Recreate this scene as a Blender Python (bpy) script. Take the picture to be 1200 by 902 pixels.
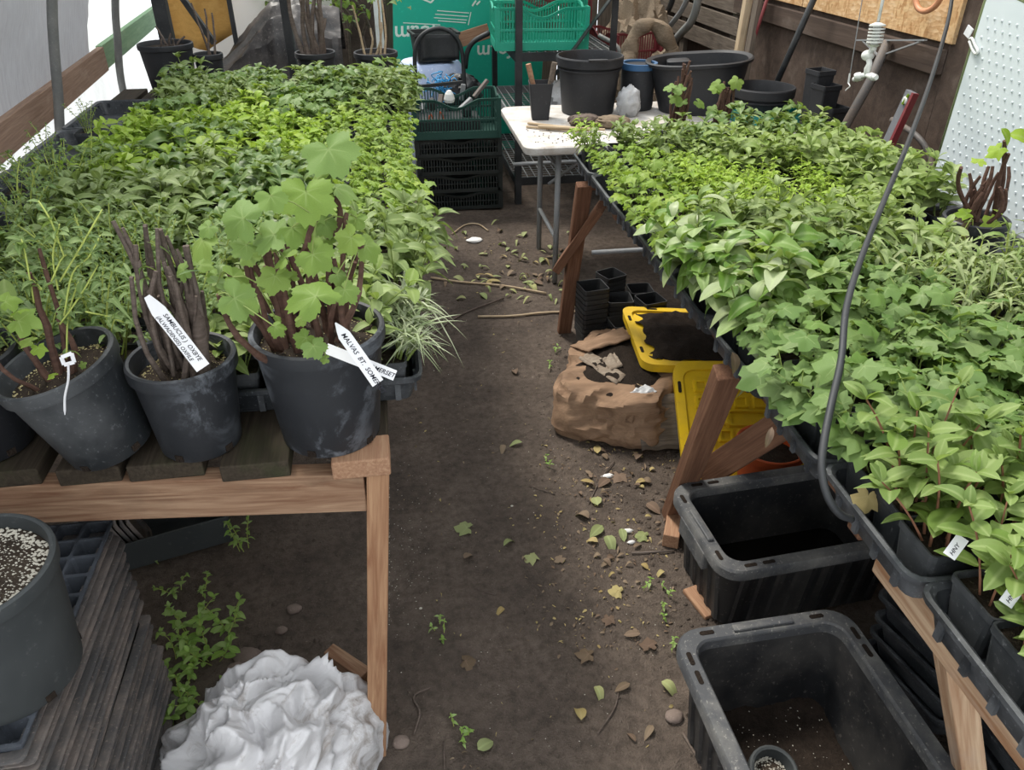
import bpy, math, random
import numpy as np
from mathutils import Vector, Matrix, noise

for o in list(bpy.data.objects): bpy.data.objects.remove(o)
C = bpy.context.scene.collection
SC = bpy.context.scene
R = math.radians

# ------------------------------------------------------------------ camera, sky, sun, exposure
CAM_H, CAM_PITCH, CAM_YAW, FPX = 1.72, R(32.0), R(8.8), 915.0
cam_data = bpy.data.cameras.new('camera')
cam_data.sensor_fit = 'HORIZONTAL'; cam_data.sensor_width = 36.0
cam_data.lens = 36.0 * FPX / 1200.0
cam_data.clip_start = 0.02; cam_data.clip_end = 200
cam = bpy.data.objects.new('camera', cam_data); C.objects.link(cam)
cam.location = (0, 0, CAM_H)
cam.rotation_euler = (R(90) - CAM_PITCH, 0, -CAM_YAW)
SC.camera = cam

world = bpy.data.worlds.new('overcast_sky'); SC.world = world; world.use_nodes = True
wn = world.node_tree.nodes; wl = world.node_tree.links
wn['Background'].inputs['Color'].default_value = (0.93, 0.97, 1.0, 1)
wn['Background'].inputs['Strength'].default_value = 1.55

sun_data = bpy.data.lights.new('sun', 'SUN'); sun_data.energy = 3.1; sun_data.angle = R(14)
sun_data.color = (1.0, 0.95, 0.86)
sun = bpy.data.objects.new('sun', sun_data); C.objects.link(sun)
sun_dir = Vector((0.30, -0.42, -0.86))            # light travels: from far left, steeply down
sun.rotation_euler = sun_dir.to_track_quat('-Z', 'Y').to_euler()
sun.location = (-3, 5, 8)

SC.view_settings.view_transform = 'Standard'; SC.view_settings.look = 'None'
SC.view_settings.gamma = 1.0; SC.view_settings.use_curve_mapping = False
SC.view_settings.exposure = 0.3

# ------------------------------------------------------------------ measuring helpers (pixel of the photo -> point on a known plane)
_f = Vector((math.sin(CAM_YAW)*math.cos(CAM_PITCH), math.cos(CAM_YAW)*math.cos(CAM_PITCH), -math.sin(CAM_PITCH)))
_r = Vector((math.cos(CAM_YAW), -math.sin(CAM_YAW), 0)); _u = _r.cross(_f)
_c = Vector((0, 0, CAM_H))
def ray(x, y): return _r*((x-600)/FPX) - _u*((y-451)/FPX) + _f
def PZ(x, y, z): d = ray(x, y); return _c + d*((z-CAM_H)/d.z)
def PY(x, y, Y): d = ray(x, y); return _c + d*(Y/d.y)
def PX(x, y, X): d = ray(x, y); return _c + d*(X/d.x)
def PD(x, y, t): return _c + ray(x, y)*t

# ------------------------------------------------------------------ mesh helpers
class MB:
    def __init__(s): s.v = []; s.f = []; s.m = []; s.mi = 0
    def add(s, vs, fs):
        b = len(s.v); s.v += [tuple(p) for p in vs]
        for f in fs: s.f.append(tuple(b+i for i in f)); s.m.append(s.mi)
    def box(s, c, d, rot=None):
        hx, hy, hz = d[0]/2, d[1]/2, d[2]/2
        vs = [Vector((x*hx, y*hy, z*hz)) for z in (-1, 1) for y in (-1, 1) for x in (-1, 1)]
        if rot is not None: vs = [rot @ p for p in vs]
        c = Vector(c); vs = [p+c for p in vs]
        s.add(vs, [(0,2,3,1),(4,5,7,6),(0,1,5,4),(2,6,7,3),(0,4,6,2),(1,3,7,5)])
    def bar(s, p0, p1, w, h, up=(0,0,1)):
        M, L = bar_matrix(p0, p1, up)
        vs = [M @ Vector((x, y*w/2, z*h/2)) for x in (0, L) for y in (-1, 1) for z in (-1, 1)]
        s.add(vs, [(0,1,3,2),(4,6,7,5),(0,4,5,1),(2,3,7,6),(0,2,6,4),(1,5,7,3)])
    def lathe(s, prof, n=24, c=(0,0,0), M=None, cap0=False, cap1=False):
        vs = []
        for (r, z) in prof:
            for k in range(n):
                a = 2*math.pi*k/n; vs.append(Vector((r*math.cos(a), r*math.sin(a), z)))
        if M is not None: vs = [M @ p for p in vs]
        c = Vector(c); vs = [p+c for p in vs]
        fs = []
        for i in range(len(prof)-1):
            for k in range(n):
                k2 = (k+1) % n; fs.append((i*n+k, i*n+k2, (i+1)*n+k2, (i+1)*n+k))
        if cap0: fs.append(tuple(reversed(range(n))))
        if cap1: fs.append(tuple((len(prof)-1)*n+k for k in range(n)))
        s.add(vs, fs)
    def tube(s, pts, r, n=6, cap=True):
        pts = [Vector(p) for p in pts]; m = len(pts)
        rs = r if isinstance(r, (list, tuple)) else [r]*m
        vs = []; prev = None
        for i, p in enumerate(pts):
            t = (pts[min(i+1, m-1)] - pts[max(i-1, 0)])
            if t.length < 1e-9: t = Vector((0,0,1))
            t.normalize()
            a = prev if prev is not None else (Vector((0,0,1)) if abs(t.z) < .9 else Vector((1,0,0)))
            x = a - t*a.dot(t)
            if x.length < 1e-6: x = t.orthogonal()
            x.normalize(); prev = x; y = t.cross(x)
            for k in range(n):
                q = 2*math.pi*k/n; vs.append(p + (x*math.cos(q)+y*math.sin(q))*rs[i])
        fs = []
        for i in range(m-1):
            for k in range(n):
                k2 = (k+1) % n; fs.append((i*n+k, i*n+k2, (i+1)*n+k2, (i+1)*n+k))
        if cap: fs.append(tuple(reversed(range(n)))); fs.append(tuple((m-1)*n+k for k in range(n)))
        s.add(vs, fs)
    def rrect(s, rings, cap0=False, cap1=False, k=4, M=None):
        vs = []; n = 4*(k+1)
        for (hx, hy, z, r) in rings:
            r = min(r, hx, hy)
            for (sx, sy, a0) in ((1,1,0), (-1,1,90), (-1,-1,180), (1,-1,270)):
                for j in range(k+1):
                    a = R(a0 + 90*j/k)
                    vs.append(Vector((sx*(hx-r)+r*math.cos(a), sy*(hy-r)+r*math.sin(a), z)))
        if M is not None: vs = [M @ p for p in vs]
        fs = []
        for i in range(len(rings)-1):
            for q in range(n):
                q2 = (q+1) % n; fs.append((i*n+q, i*n+q2, (i+1)*n+q2, (i+1)*n+q))
        if cap0: fs.append(tuple(reversed(range(n))))
        if cap1: fs.append(tuple((len(rings)-1)*n+q for q in range(n)))
        s.add(vs, fs)
    def grid(s, nx, ny, fn):
        vs = [fn(i/nx, j/ny) for j in range(ny+1) for i in range(nx+1)]
        w = nx+1
        s.add(vs, [(j*w+i, j*w+i+1, (j+1)*w+i+1, (j+1)*w+i) for j in range(ny) for i in range(nx)])
    def sphere(s, c, r, n=8, m=5, sc=(1,1,1)):
        vs = []; c = Vector(c)
        for i in range(m+1):
            a = math.pi*i/m
            for k in range(n):
                b = 2*math.pi*k/n
                vs.append(c + Vector((r*sc[0]*math.sin(a)*math.cos(b), r*sc[1]*math.sin(a)*math.sin(b), r*sc[2]*math.cos(a))))
        s.add(vs, [(i*n+k, (i+1)*n+k, (i+1)*n+(k+1) % n, i*n+(k+1) % n) for i in range(m) for k in range(n)])
    def mesh(s, name):
        me = bpy.data.meshes.new(name); me.from_pydata(s.v, [], s.f)
        if any(s.m): me.polygons.foreach_set('material_index', s.m)
        me.update(); return me
    def build(s, name, mat, parent=None, smooth=False, bevel=0, local=False, solid=0):
        off = Vector((0,0,0))
        if parent is not None and not local: off = wloc(parent)
        if off.length > 0: s.v = [(a-off.x, b-off.y, c-off.z) for a, b, c in s.v]
        return link(name, s.mesh(name), mat, parent, smooth, bevel, solid)
def wloc(o):
    p = Vector((0,0,0))
    while o is not None: p = p + o.location; o = o.parent
    return p
def link(name, me, mat, parent=None, smooth=False, bevel=0, solid=0):
    o = bpy.data.objects.new(name, me); C.objects.link(o)
    mats = mat if isinstance(mat, (list, tuple)) else [mat]
    if len(me.materials) == 0:
        for m in mats: me.materials.append(M_[m])
    if parent is not None: o.parent = parent
    if smooth:
        me.polygons.foreach_set('use_smooth', [True]*len(me.polygons))
        if smooth != 'all': me.set_sharp_from_angle(angle=R(smooth if smooth > 1 else 40))
    if solid:
        q = o.modifiers.new('thickness', 'SOLIDIFY'); q.thickness = solid; q.offset = 0
    if bevel:
        b = o.modifiers.new('bevel', 'BEVEL'); b.width = bevel; b.segments = 2; b.limit_method = 'ANGLE'
    return o
def bar_matrix(p0, p1, up=(0,0,1)):
    p0 = Vector(p0); p1 = Vector(p1); d = p1-p0; L = d.length; x = d/L
    up = Vector(up)
    if abs(x.dot(up)) > .99: up = Vector((0,1,0))
    y = up.cross(x).normalized(); z = x.cross(y)
    return Matrix(((x.x,y.x,z.x,p0.x),(x.y,y.y,z.y,p0.y),(x.z,y.z,z.z,p0.z),(0,0,0,1))), L
def board(name, p0, p1, w, h, mat, parent=None, up=(0,0,1), bevel=.003):
    """a plank along p0-p1, w across, h thick (towards up); grain follows its local x"""
    M, L = bar_matrix(p0, p1, up)
    b = MB(); b.add([Vector((x, y*w/2, z*h/2)) for x in (0, L) for y in (-1, 1) for z in (-1, 1)],
                    [(0,1,3,2),(4,6,7,5),(0,4,5,1),(2,3,7,6),(0,2,6,4),(1,5,7,3)])
    o = link(name, b.mesh(name), mat, parent, False, bevel)
    if parent is not None: M = Matrix.Translation(-wloc(parent)) @ M
    o.matrix_local = M
    return o
def tag(o, label, cat, group=None):
    o['label'] = label; o['category'] = cat
    if group: o['group'] = group
    return o
def thing(name, loc, label=None, cat=None, group=None, rz=0):
    o = bpy.data.objects.new(name, None); C.objects.link(o); o.location = loc; o.rotation_euler = (0, 0, rz)
    o.empty_display_size = .05
    if label: tag(o, label, cat, group)
    return o
def struct(o): o['kind'] = 'structure'; return o
def stuff(o): o['kind'] = 'stuff'; return o
def copy_tree(o, parent=None):
    c = o.copy(); C.objects.link(c)
    if parent is not None: c.parent = parent
    for ch in o.children: copy_tree(ch, c)
    return c
def smooth_path(pts, n=6):
    pts = [Vector(p) for p in pts]; out = []
    q = [pts[0]*2-pts[1]] + pts + [pts[-1]*2-pts[-2]]
    for i in range(1, len(q)-2):
        for k in range(n):
            t = k/n
            out.append(.5*((2*q[i]) + (q[i+1]-q[i-1])*t + (2*q[i-1]-5*q[i]+4*q[i+1]-q[i+2])*t*t + (3*q[i]-q[i-1]-3*q[i+1]+q[i+2])*t**3))
    return out + [pts[-1]]

# ------------------------------------------------------------------ materials
M_ = {}
class NT:
    def __init__(s, name):
        s.m = bpy.data.materials.new(name); s.m.use_nodes = True; s.t = s.m.node_tree
        s.b = s.t.nodes['Principled BSDF']; s.out = s.t.nodes['Material Output']; M_[name] = s.m
        s.tc = s.n('ShaderNodeTexCoord')
    def n(s, t, **kw):
        x = s.t.nodes.new(t)
        for k, v in kw.items(): setattr(x, k, v)
        return x
    def l(s, a, b): s.t.links.new(a, b)
    def mapping(s, scale=(1,1,1), space='Object', rnd=0.0):
        mp = s.n('ShaderNodeMapping'); mp.inputs['Scale'].default_value = scale
        s.l(s.tc.outputs[space], mp.inputs['Vector'])
        if rnd:
            oi = s.n('ShaderNodeObjectInfo'); mu = s.n('ShaderNodeMath', operation='MULTIPLY'); mu.inputs[1].default_value = rnd
            s.l(oi.outputs['Random'], mu.inputs[0]); s.l(mu.outputs[0], mp.inputs['Location'])
        return mp.outputs[0]
    def noise(s, vec, scale=5, detail=4, rough=.6, dist=0):
        x = s.n('ShaderNodeTexNoise'); x.inputs['Scale'].default_value = scale; x.inputs['Detail'].default_value = detail
        x.inputs['Roughness'].default_value = rough; x.inputs['Distortion'].default_value = dist
        s.l(vec, x.inputs['Vector']); return x.outputs['Fac']
    def voro(s, vec, scale=20, out='Distance'):
        x = s.n('ShaderNodeTexVoronoi'); x.inputs['Scale'].default_value = scale; s.l(vec, x.inputs['Vector']); return x.outputs[out]
    def ramp(s, fac, stops):
        x = s.n('ShaderNodeValToRGB'); e = x.color_ramp.elements
        while len(e) < len(stops): e.new(.5)
        for k, (p, c) in enumerate(stops):
            e[k].position = p; e[k].color = (c, c, c, 1) if not isinstance(c, (tuple, list)) else (*c, 1)
        s.l(fac, x.inputs['Fac']); return x.outputs['Color']
    def mix(s, fac, a, b, mode='MIX'):
        x = s.n('ShaderNodeMix', data_type='RGBA', blend_type=mode)
        for v, i in ((fac, 0), (a, 6), (b, 7)):
            if isinstance(v, (int, float)): x.inputs[i].default_value = v
            elif isinstance(v, (tuple, list)): x.inputs[i].default_value = (*v, 1)
            else: s.l(v, x.inputs[i])
        return x.outputs[2]
    def bump(s, h, strength=.4, dist=.01):
        x = s.n('ShaderNodeBump'); x.inputs['Strength'].default_value = strength; x.inputs['Distance'].default_value = dist
        s.l(h, x.inputs['Height']); s.l(x.outputs[0], s.b.inputs['Normal'])
    def col(s, c):
        if isinstance(c, (tuple, list)): s.b.inputs['Base Color'].default_value = (*c, 1)
        else: s.l(c, s.b.inputs['Base Color'])
    def set(s, rough=.5, metal=0, spec=.5):
        if isinstance(rough, (int, float)): s.b.inputs['Roughness'].default_value = rough
        else: s.l(rough, s.b.inputs['Roughness'])
        s.b.inputs['Metallic'].default_value = metal; s.b.inputs['Specular IOR Level'].default_value = spec
        return s

def plastic(name, c, dust_sheen=(.12,.115,.105), amount=.35, rough=.5, scale=6, bump=.15):
    t = NT(name); v = t.mapping((1,1,1), rnd=30)
    f = t.noise(v, scale, 6, .65); f2 = t.noise(v, scale*9, 3, .6)
    a = t.ramp(f, [(.42, 0.0), (.75, amount)])
    sp = t.ramp(t.noise(v, scale*16, 4, .7), [(.60, 0.0), (.70, min(.8, amount*1.1))])
    cc = t.mix(sp, t.mix(a, c, dust_sheen), tuple(min(1, x*1.25) for x in dust_sheen))
    t.col(cc); t.bump(f2, bump, .002)
    t.set(t.ramp(f, [(.3, rough-.08), (.7, min(1, rough+.25))]), 0, .45)
def wood(name, c0, c1, knots=(.1,.05,.03), scale=1.0, rough=.75, stain=None, bump=.35):
    t = NT(name); v = t.mapping((1.6*scale, 22*scale, 22*scale), rnd=50)
    g = t.noise(v, 2.2, 6, .6, 1.6); fine = t.noise(t.mapping((6, 160, 160), rnd=20), 1, 3, .5)
    big = t.noise(t.mapping((2.5, 5, 5), rnd=40), 2.0, 4, .6)
    c = t.ramp(g, [(.3, c0), (.5, tuple((a+b)/2 for a, b in zip(c0, c1))), (.68, c1)])
    c = t.mix(t.ramp(fine, [(.35, .35), (.6, 0.0)]), c, knots)
    c = t.mix(t.ramp(big, [(.55, 0.0), (.78, .65)]), c, stain or tuple(.5*x for x in c0))
    t.col(c); t.bump(t.mix(.5, g, fine), bump*1.6, .005); t.set(rough, 0, .2)

plastic('black_plastic', (.012,.013,.015), amount=.25, rough=.45)
plastic('tray_plastic', (.024,.027,.031), (.20,.21,.225), .5, .38, 9)  # dust tone lightened; it also paints the sky reflection along tray rims
plastic('pot_plastic', (.020,.023,.026), (.13,.135,.14), .5, .5, 7)
t = NT('dusty_pot_plastic'); v = t.mapping((1,1,1), rnd=30); f = t.noise(v, 9, 7, .72, .4); f2 = t.noise(v, 3.2, 3, .5)
ff = t.mix(1.0, t.ramp(f, [(.50, 0.), (.60, .8)]), t.ramp(f2, [(.42, 0.1), (.58, 1.)]), 'MULTIPLY')
t.col(t.mix(ff, (.017,.019,.023), (.16,.175,.20))); t.bump(f, .2, .002); t.set(t.ramp(f, [(.3, .42), (.7, .75)]), 0, .45)
plastic('dark_pot_plastic', (.013,.014,.017), (.06,.06,.065), .4, .5, 5)
plastic('tote_plastic', (.014,.015,.017), (.11,.10,.09), .6, .5, 5)
plastic('tote_rim_plastic', (.058,.060,.065), (.23,.22,.20), .75, .6, 8)
plastic('grey_pot_plastic', (.033,.038,.040), (.075,.08,.08), .5, .6, 4)
plastic('cell_tray_plastic', (.045,.052,.064), (.13,.145,.175), .6, .6, 8)
plastic('old_tray_plastic', (.085,.082,.082), (.27,.22,.19), .9, .75, 10, .3)
plastic('green_crate_plastic', (.008,.048,.036), (.03,.09,.07), .4, .45)
plastic('black_crate_plastic', (.010,.014,.013), (.04,.045,.04), .4, .45)
plastic('bright_crate_plastic', (.004,.27,.17), (.05,.36,.26), .4, .4)
plastic('red_crate_plastic', (.13,.016,.022), (.16,.05,.05), .4, .45)
plastic('teal_plastic', (.0,.22,.20), (.1,.3,.27), .3, .4)
plastic('yellow_plastic', (.72,.47,.012), (.42,.26,.03), .6, .42, 5)
plastic('white_plastic', (.62,.60,.57), (.32,.25,.18), .95, .5, 7)
plastic('blue_white_plastic', (.42,.52,.78), (.75,.77,.8), .7, .45, 3)
plastic('blue_plastic', (.03,.10,.22), (.1,.13,.17), .4, .5)
plastic('cable_rubber', (.020,.022,.025), (.08,.08,.08), .3, .5)
plastic('black_bag_film', (.012,.012,.014), (.09,.09,.095), .4, .35, 8, .4)
plastic('fitting_plastic', (.72,.73,.70), (.45,.43,.38), .5, .45, 20)
plastic('galvanised_pipe', (.17,.175,.17), (.30,.30,.28), .6, .5, 8)
plastic('black_steel', (.014,.016,.018), (.08,.08,.08), .4, .45, 9)
plastic('grey_steel', (.22,.23,.24), (.34,.32,.29), .5, .45, 9)
plastic('rusty_steel', (.11,.10,.095), (.22,.15,.10), .7, .6, 9)
plastic('foam_board_green', (.0,.32,.21), (.02,.40,.28), .35, .6, 3)
plastic('print_pale', (.55,.66,.58), (.45,.6,.5), .3, .7)
plastic('orange_plastic', (.55,.09,.02), (.4,.12,.05), .4, .5)
plastic('copper_hose', (.55,.24,.12), (.5,.3,.2), .3, .45)
plastic('clear_bag', (.45,.46,.47), (.65,.65,.66), .7, .3, 8, .4)
plastic('twine_blue', (.03,.30,.62), (.2,.45,.7), .5, .6)
plastic('level_grey', (.16,.165,.18), (.28,.28,.28), .5, .4)
plastic('level_red', (.20,.03,.035), (.18,.07,.06), .4, .45)
plastic('label_card', (.74,.74,.76), (.6,.58,.55), .3, .6, 12)
plastic('ink', (.012,.012,.02), (.02,.02,.03), .2, .7)
plastic('tarp_black', (.010,.009,.009), (.15,.13,.12), .75, .35, 4, .5)
plastic('stone', (.16,.12,.10), (.26,.2,.17), .7, .9, 12, .5)
plastic('perlite', (.50,.47,.40), (.66,.63,.55), .5, .9, 60, .3)
plastic('perlite_warm', (.50,.42,.20), (.66,.60,.38), .6, .9, 60, .3)

wood('lumber', (.44,.27,.155), (.25,.125,.068), (.16,.06,.03), 1.0, .75, (.20,.11,.065))
wood('front_lumber', (.40,.265,.17), (.185,.095,.055), (.12,.05,.028), .8, .78, (.11,.075,.05))
wood('mossy_plank', (.060,.046,.032), (.034,.026,.018), (.015,.012,.009), 1, .85, (.035,.045,.016))
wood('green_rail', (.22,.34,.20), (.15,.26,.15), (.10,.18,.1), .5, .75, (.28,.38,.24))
wood('cut_plank', (.42,.26,.16), (.28,.15,.09), (.2,.09,.05), 1.6, .8)
wood('leg_lumber', (.24,.125,.075), (.14,.068,.04), (.07,.03,.02), 1.0, .75)
wood('split_lumber', (.62,.46,.31), (.30,.155,.08), (.28,.12,.055), .7, .75, (.36,.29,.25))
wood('grey_wood', (.19,.155,.125), (.10,.08,.062), (.06,.045,.035), 1.0, .85)
wood('brown_ply', (.105,.075,.058), (.06,.042,.033), (.045,.03,.024), .25, .8, (.17,.135,.11), .2)
wood('rail_wood', (.34,.235,.17), (.235,.15,.105), (.16,.10,.075), .5, .75, (.40,.31,.24))
wood('stick_wood', (.52,.42,.29), (.36,.26,.16), (.25,.17,.1), 1, .8)
wood('cane_bark', (.135,.075,.055), (.075,.04,.03), (.045,.026,.02), 1, .8, (.22,.14,.105))
wood('grey_bark', (.165,.128,.108), (.09,.068,.056), (.05,.04,.032), 1, .85, (.23,.195,.17))
wood('amber_sheet', (.52,.30,.085), (.42,.235,.065), (.34,.18,.05), .3, .7, (.62,.40,.14), .15)
wood('paper_brown', (.32,.205,.13), (.20,.125,.08), (.16,.10,.06), .3, .85, (.065,.042,.03), .3)
wood('shingle_paper', (.34,.29,.23), (.20,.15,.11), (.12,.08,.06), .6, .85)
wood('burlap', (.30,.235,.17), (.17,.13,.09), (.1,.08,.055), 2, .95, (.12,.09,.065), .6)

t = NT('osb'); v = t.mapping((1,1,1))
vo = t.n('ShaderNodeTexVoronoi'); vo.inputs['Scale'].default_value = 1.0; t.l(t.mapping((95,42,100)), vo.inputs['Vector'])
vo2 = t.n('ShaderNodeTexVoronoi'); vo2.inputs['Scale'].default_value = 1.0; t.l(t.mapping((44,95,38)), vo2.inputs['Vector'])
c1 = t.ramp(vo.outputs['Color'], [(.1,(.48,.28,.13)), (.5,(.58,.37,.19)), (.9,(.66,.47,.28))])
c2 = t.ramp(vo2.outputs['Color'], [(.2,(.42,.23,.10)), (.5,(.54,.33,.16)), (.85,(.62,.42,.22))])
t.col(t.mix(t.ramp(t.noise(v, 9, 3), [(.45, 0.), (.55, 1.)]), c1, c2)); t.bump(vo.outputs['Distance'], .3, .003); t.set(.75, 0, .2)

def soil(name, a, b, spec, specamt=.06, sc=60, bump=1.0):
    t = NT(name); v = t.mapping(); n1 = t.noise(v, 4, 6, .65); n2 = t.noise(v, 38, 5, .7); n3 = t.noise(v, 160, 3, .7)
    c = t.ramp(n1, [(.32, a), (.68, b)])
    c = t.mix(t.ramp(n2, [(.35, .55), (.6, 0.)]), c, tuple(.45*x for x in a))
    c = t.mix(t.ramp(n3, [(.62, 0.), (.72, .5)]), c, spec)
    t.col(c); t.bump(t.mix(.5, n2, n3), bump, .012); t.set(.95, 0, .15)
soil('dirt', (.090,.071,.059), (.172,.134,.108), (.30,.25,.20), bump=1.4)
soil('potting_soil', (.035,.026,.020), (.06,.045,.033), (.22,.19,.11), sc=120)
soil('black_soil', (.018,.013,.010), (.035,.025,.019), (.09,.07,.05))

def leafmat(name, cols, gloss=.45, trans=.28, rib=(.42,.5,.22), ribamt=.35, edge=None):
    t = NT(name)
    at = t.n('ShaderNodeAttribute', attribute_name='rnd'); oi = t.n('ShaderNodeObjectInfo')
    ad = t.n('ShaderNodeMath', operation='ADD'); t.l(at.outputs['Fac'], ad.inputs[0]); t.l(oi.outputs['Random'], ad.inputs[1])
    fr = t.n('ShaderNodeMath', operation='FRACT'); t.l(ad.outputs[0], fr.inputs[0])
    k = len(cols); c = t.ramp(fr.outputs[0], [((i+.0)/(k-1), cols[i]) for i in range(k)])
    v = t.mapping(); nz = t.noise(v, 55, 3, .6)
    c = t.mix(t.ramp(nz, [(.3, .25), (.7, 0.)]), c, tuple(.55*x for x in cols[0]))
    rb = t.n('ShaderNodeAttribute', attribute_name='rib')
    c = t.mix(t.ramp(rb.outputs['Fac'], [(.72, 0.), (.97, ribamt)]), c, rib)
    if edge: c = t.mix(t.ramp(rb.outputs['Fac'], [(.25, .9), (.55, 0.)]), c, edge)
    t.col(c); t.bump(nz, .25, .003); t.set(gloss, 0, .24)
    tr = t.n('ShaderNodeBsdfTranslucent'); t.l(t.mix(.35, c, (.55,.75,.08), 'MIX'), tr.inputs['Color'])
    mx = t.n('ShaderNodeMixShader'); mx.inputs[0].default_value = trans
    t.l(t.b.outputs[0], mx.inputs[1]); t.l(tr.outputs[0], mx.inputs[2]); t.l(mx.outputs[0], t.out.inputs['Surface'])
leafmat('leaf_currant', [(.10,.18,.045), (.15,.235,.065), (.205,.285,.11), (.12,.215,.038)], .5, .25)
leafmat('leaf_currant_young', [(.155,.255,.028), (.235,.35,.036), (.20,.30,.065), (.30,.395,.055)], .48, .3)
leafmat('leaf_vine', [(.155,.25,.05), (.205,.31,.062), (.18,.28,.08), (.23,.33,.072)], .55, .3)
leafmat('leaf_sage', [(.115,.17,.042), (.165,.23,.065), (.24,.30,.125), (.135,.20,.042)], .5, .22)
leafmat('leaf_pale', [(.15,.225,.045), (.235,.315,.09), (.34,.41,.18), (.18,.27,.04)], .48, .25)
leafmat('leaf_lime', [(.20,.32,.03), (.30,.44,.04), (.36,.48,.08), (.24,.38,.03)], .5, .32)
leafmat('leaf_deep', [(.085,.15,.04), (.115,.19,.05), (.165,.235,.085), (.095,.17,.035)], .42, .22)
leafmat('leaf_oval', [(.135,.205,.055), (.18,.26,.068), (.235,.315,.10), (.14,.23,.04)], .5, .3)
leafmat('leaf_glossy', [(.085,.17,.025), (.13,.235,.035), (.26,.34,.13), (.38,.43,.25)], .35, .22, (.40,.50,.22), .35)
leafmat('leaf_willow', [(.20,.28,.09), (.27,.33,.14), (.34,.38,.2), (.18,.27,.07)], .5, .22)
leafmat('leaf_grass', [(.26,.33,.17), (.42,.46,.30), (.50,.53,.38), (.24,.31,.14)], .5, .2, (.22,.30,.12), .7)
leafmat('leaf_fern', [(.10,.17,.055), (.15,.23,.07), (.2,.28,.1), (.12,.2,.05)], .55, .25)
leafmat('leaf_weed', [(.20,.36,.07), (.28,.44,.10), (.38,.52,.2), (.24,.4,.06)], .5, .3)
leafmat('leaf_tree', [(.05,.11,.03), (.08,.16,.04), (.14,.24,.05), (.2,.32,.06)], .5, .35)
leafmat('leaf_dead_brown', [(.13,.085,.06), (.20,.14,.10), (.25,.19,.13), (.12,.08,.05)], .8, .1, (.3,.2,.14))
leafmat('leaf_dead_green', [(.24,.27,.11), (.30,.34,.16), (.38,.37,.16), (.27,.33,.13)], .7, .15)
leafmat('leaf_dead_straw', [(.40,.31,.13), (.48,.38,.18), (.34,.24,.1), (.43,.36,.16)], .8, .15, (.5,.4,.2))
t = NT('stem_green'); t.col((.20,.26,.07)); t.set(.6, 0, .3)
t = NT('stem_lime'); t.col((.36,.42,.10)); t.set(.6, 0, .3)
t = NT('stem_red'); t.col((.26,.12,.07)); t.set(.65, 0, .3)
t = NT('white_film_bag'); v = t.mapping(); n1 = t.noise(v, 11, 6, .7, .8)
cc = t.mix(t.ramp(t.noise(v, 6, 6, .75, 1.5), [(.53, 0.), (.66, .7)]), (.60,.59,.60), (.20,.155,.12))
t.col(cc); t.bump(n1, .5, .012); t.set(.42, 0, .4)
def film(name, c, trans, rough=.6, bands=None):
    t = NT(name); v = t.mapping(bands or (1,1,1)); n1 = t.noise(v, 6, 6, .7, .5)
    cc = t.ramp(n1, [(.3, tuple(.8*x for x in c)), (.7, c)])
    t.col(cc); t.set(rough, 0, .3); t.bump(n1, .3, .02)
    tr = t.n('ShaderNodeBsdfTranslucent'); t.l(cc, tr.inputs['Color'])
    mx = t.n('ShaderNodeMixShader'); mx.inputs[0].default_value = trans
    t.l(t.b.outputs[0], mx.inputs[1]); t.l(tr.outputs[0], mx.inputs[2]); t.l(mx.outputs[0], t.out.inputs['Surface'])
film('clear_film', (.95,.96,.95), .55)
film('shade_film', (.40,.40,.42), .5, .6, (3, 9, 1.2))
t = NT('studded_sheet'); v = t.mapping(); t.col(t.mix(t.ramp(t.noise(v, 3, 4), [(.4, 0.), (.7, .5)]), (.62,.68,.70), (.72,.77,.77))); t.set(.4, 0, .5)
t = NT('studded_edge'); t.col((.17,.21,.10)); t.set(.4, 0, .5)
t = NT('tissue'); t.col((.8,.79,.77)); t.set(.8, 0, .2)
# ================================================================== setting
rng = random.Random(7)
def gz(x, y):
    p = Vector((x*1.7, y*1.7, 0))
    z = .010*noise.noise(p) + .006*noise.noise(p*4.3) + .004*noise.noise(p*13)
    if x < -.15 and y > 1.3: z += .02*max(0, noise.noise(p*3.1+Vector((5,0,0))))*min(1, (-.15-x)*4)
    if x > .72: z += .008*noise.noise(p*6)
    return z
b = MB()
def gfn(u, v):
    x = -2.6 + 5.4*u; y = -.6 + 9.6*(v**1.35)
    return (x, y, gz(x, y) - .004)
b.grid(240, 360, gfn)
ground = struct(b.build('floor', 'dirt', smooth='all'))

def xw(y): return -1.68 - .067*(y-3.7)
# left wall: clear film outside, hanging shade cloth inside, timber rail, hoop pipes
b = MB()
b.grid(36, 26, lambda u, v: (xw(-.5+8.9*u)-.10 + .012*noise.noise(Vector((u*25, v*6, 0))) + .30*max(0, 2.6*v-.84)**1.2, -.5+8.9*u, 2.6*v))
wl_ = struct(b.build('wall_left', 'clear_film', smooth='all'))
b = MB()
def cloth(u, v):
    y = -.3+6.05*u; z = .86 + 1.5*v
    edge = .035*noise.noise(Vector((u*22, 3.3, 0)))*(1-v)
    return (xw(y)-.05 + .30*max(0, z-.84)**1.2 + .022*noise.noise(Vector((u*30, v*5, 2))) + .012*noise.noise(Vector((u*9, v*16, 7))), y, z+edge)
b.grid(110, 26, cloth)
sh = b.build('shade_cloth', 'shade_film', smooth='all')
tag(sh, 'grey shade cloth hanging on the film side wall above the timber rail', 'shade cloth')
y0, y1 = -.4, 5.86
rail = board('trim_1', (xw(y0), y0, .815), (xw(y1), y1, .815), .04, .145, 'rail_wood'); struct(rail)
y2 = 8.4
rail2 = board('trim_2', (xw(y1)-.01, y1+.005, .82), (xw(y2)-.01, y2, .82), .04, .145, 'green_rail'); struct(rail2)
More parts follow.
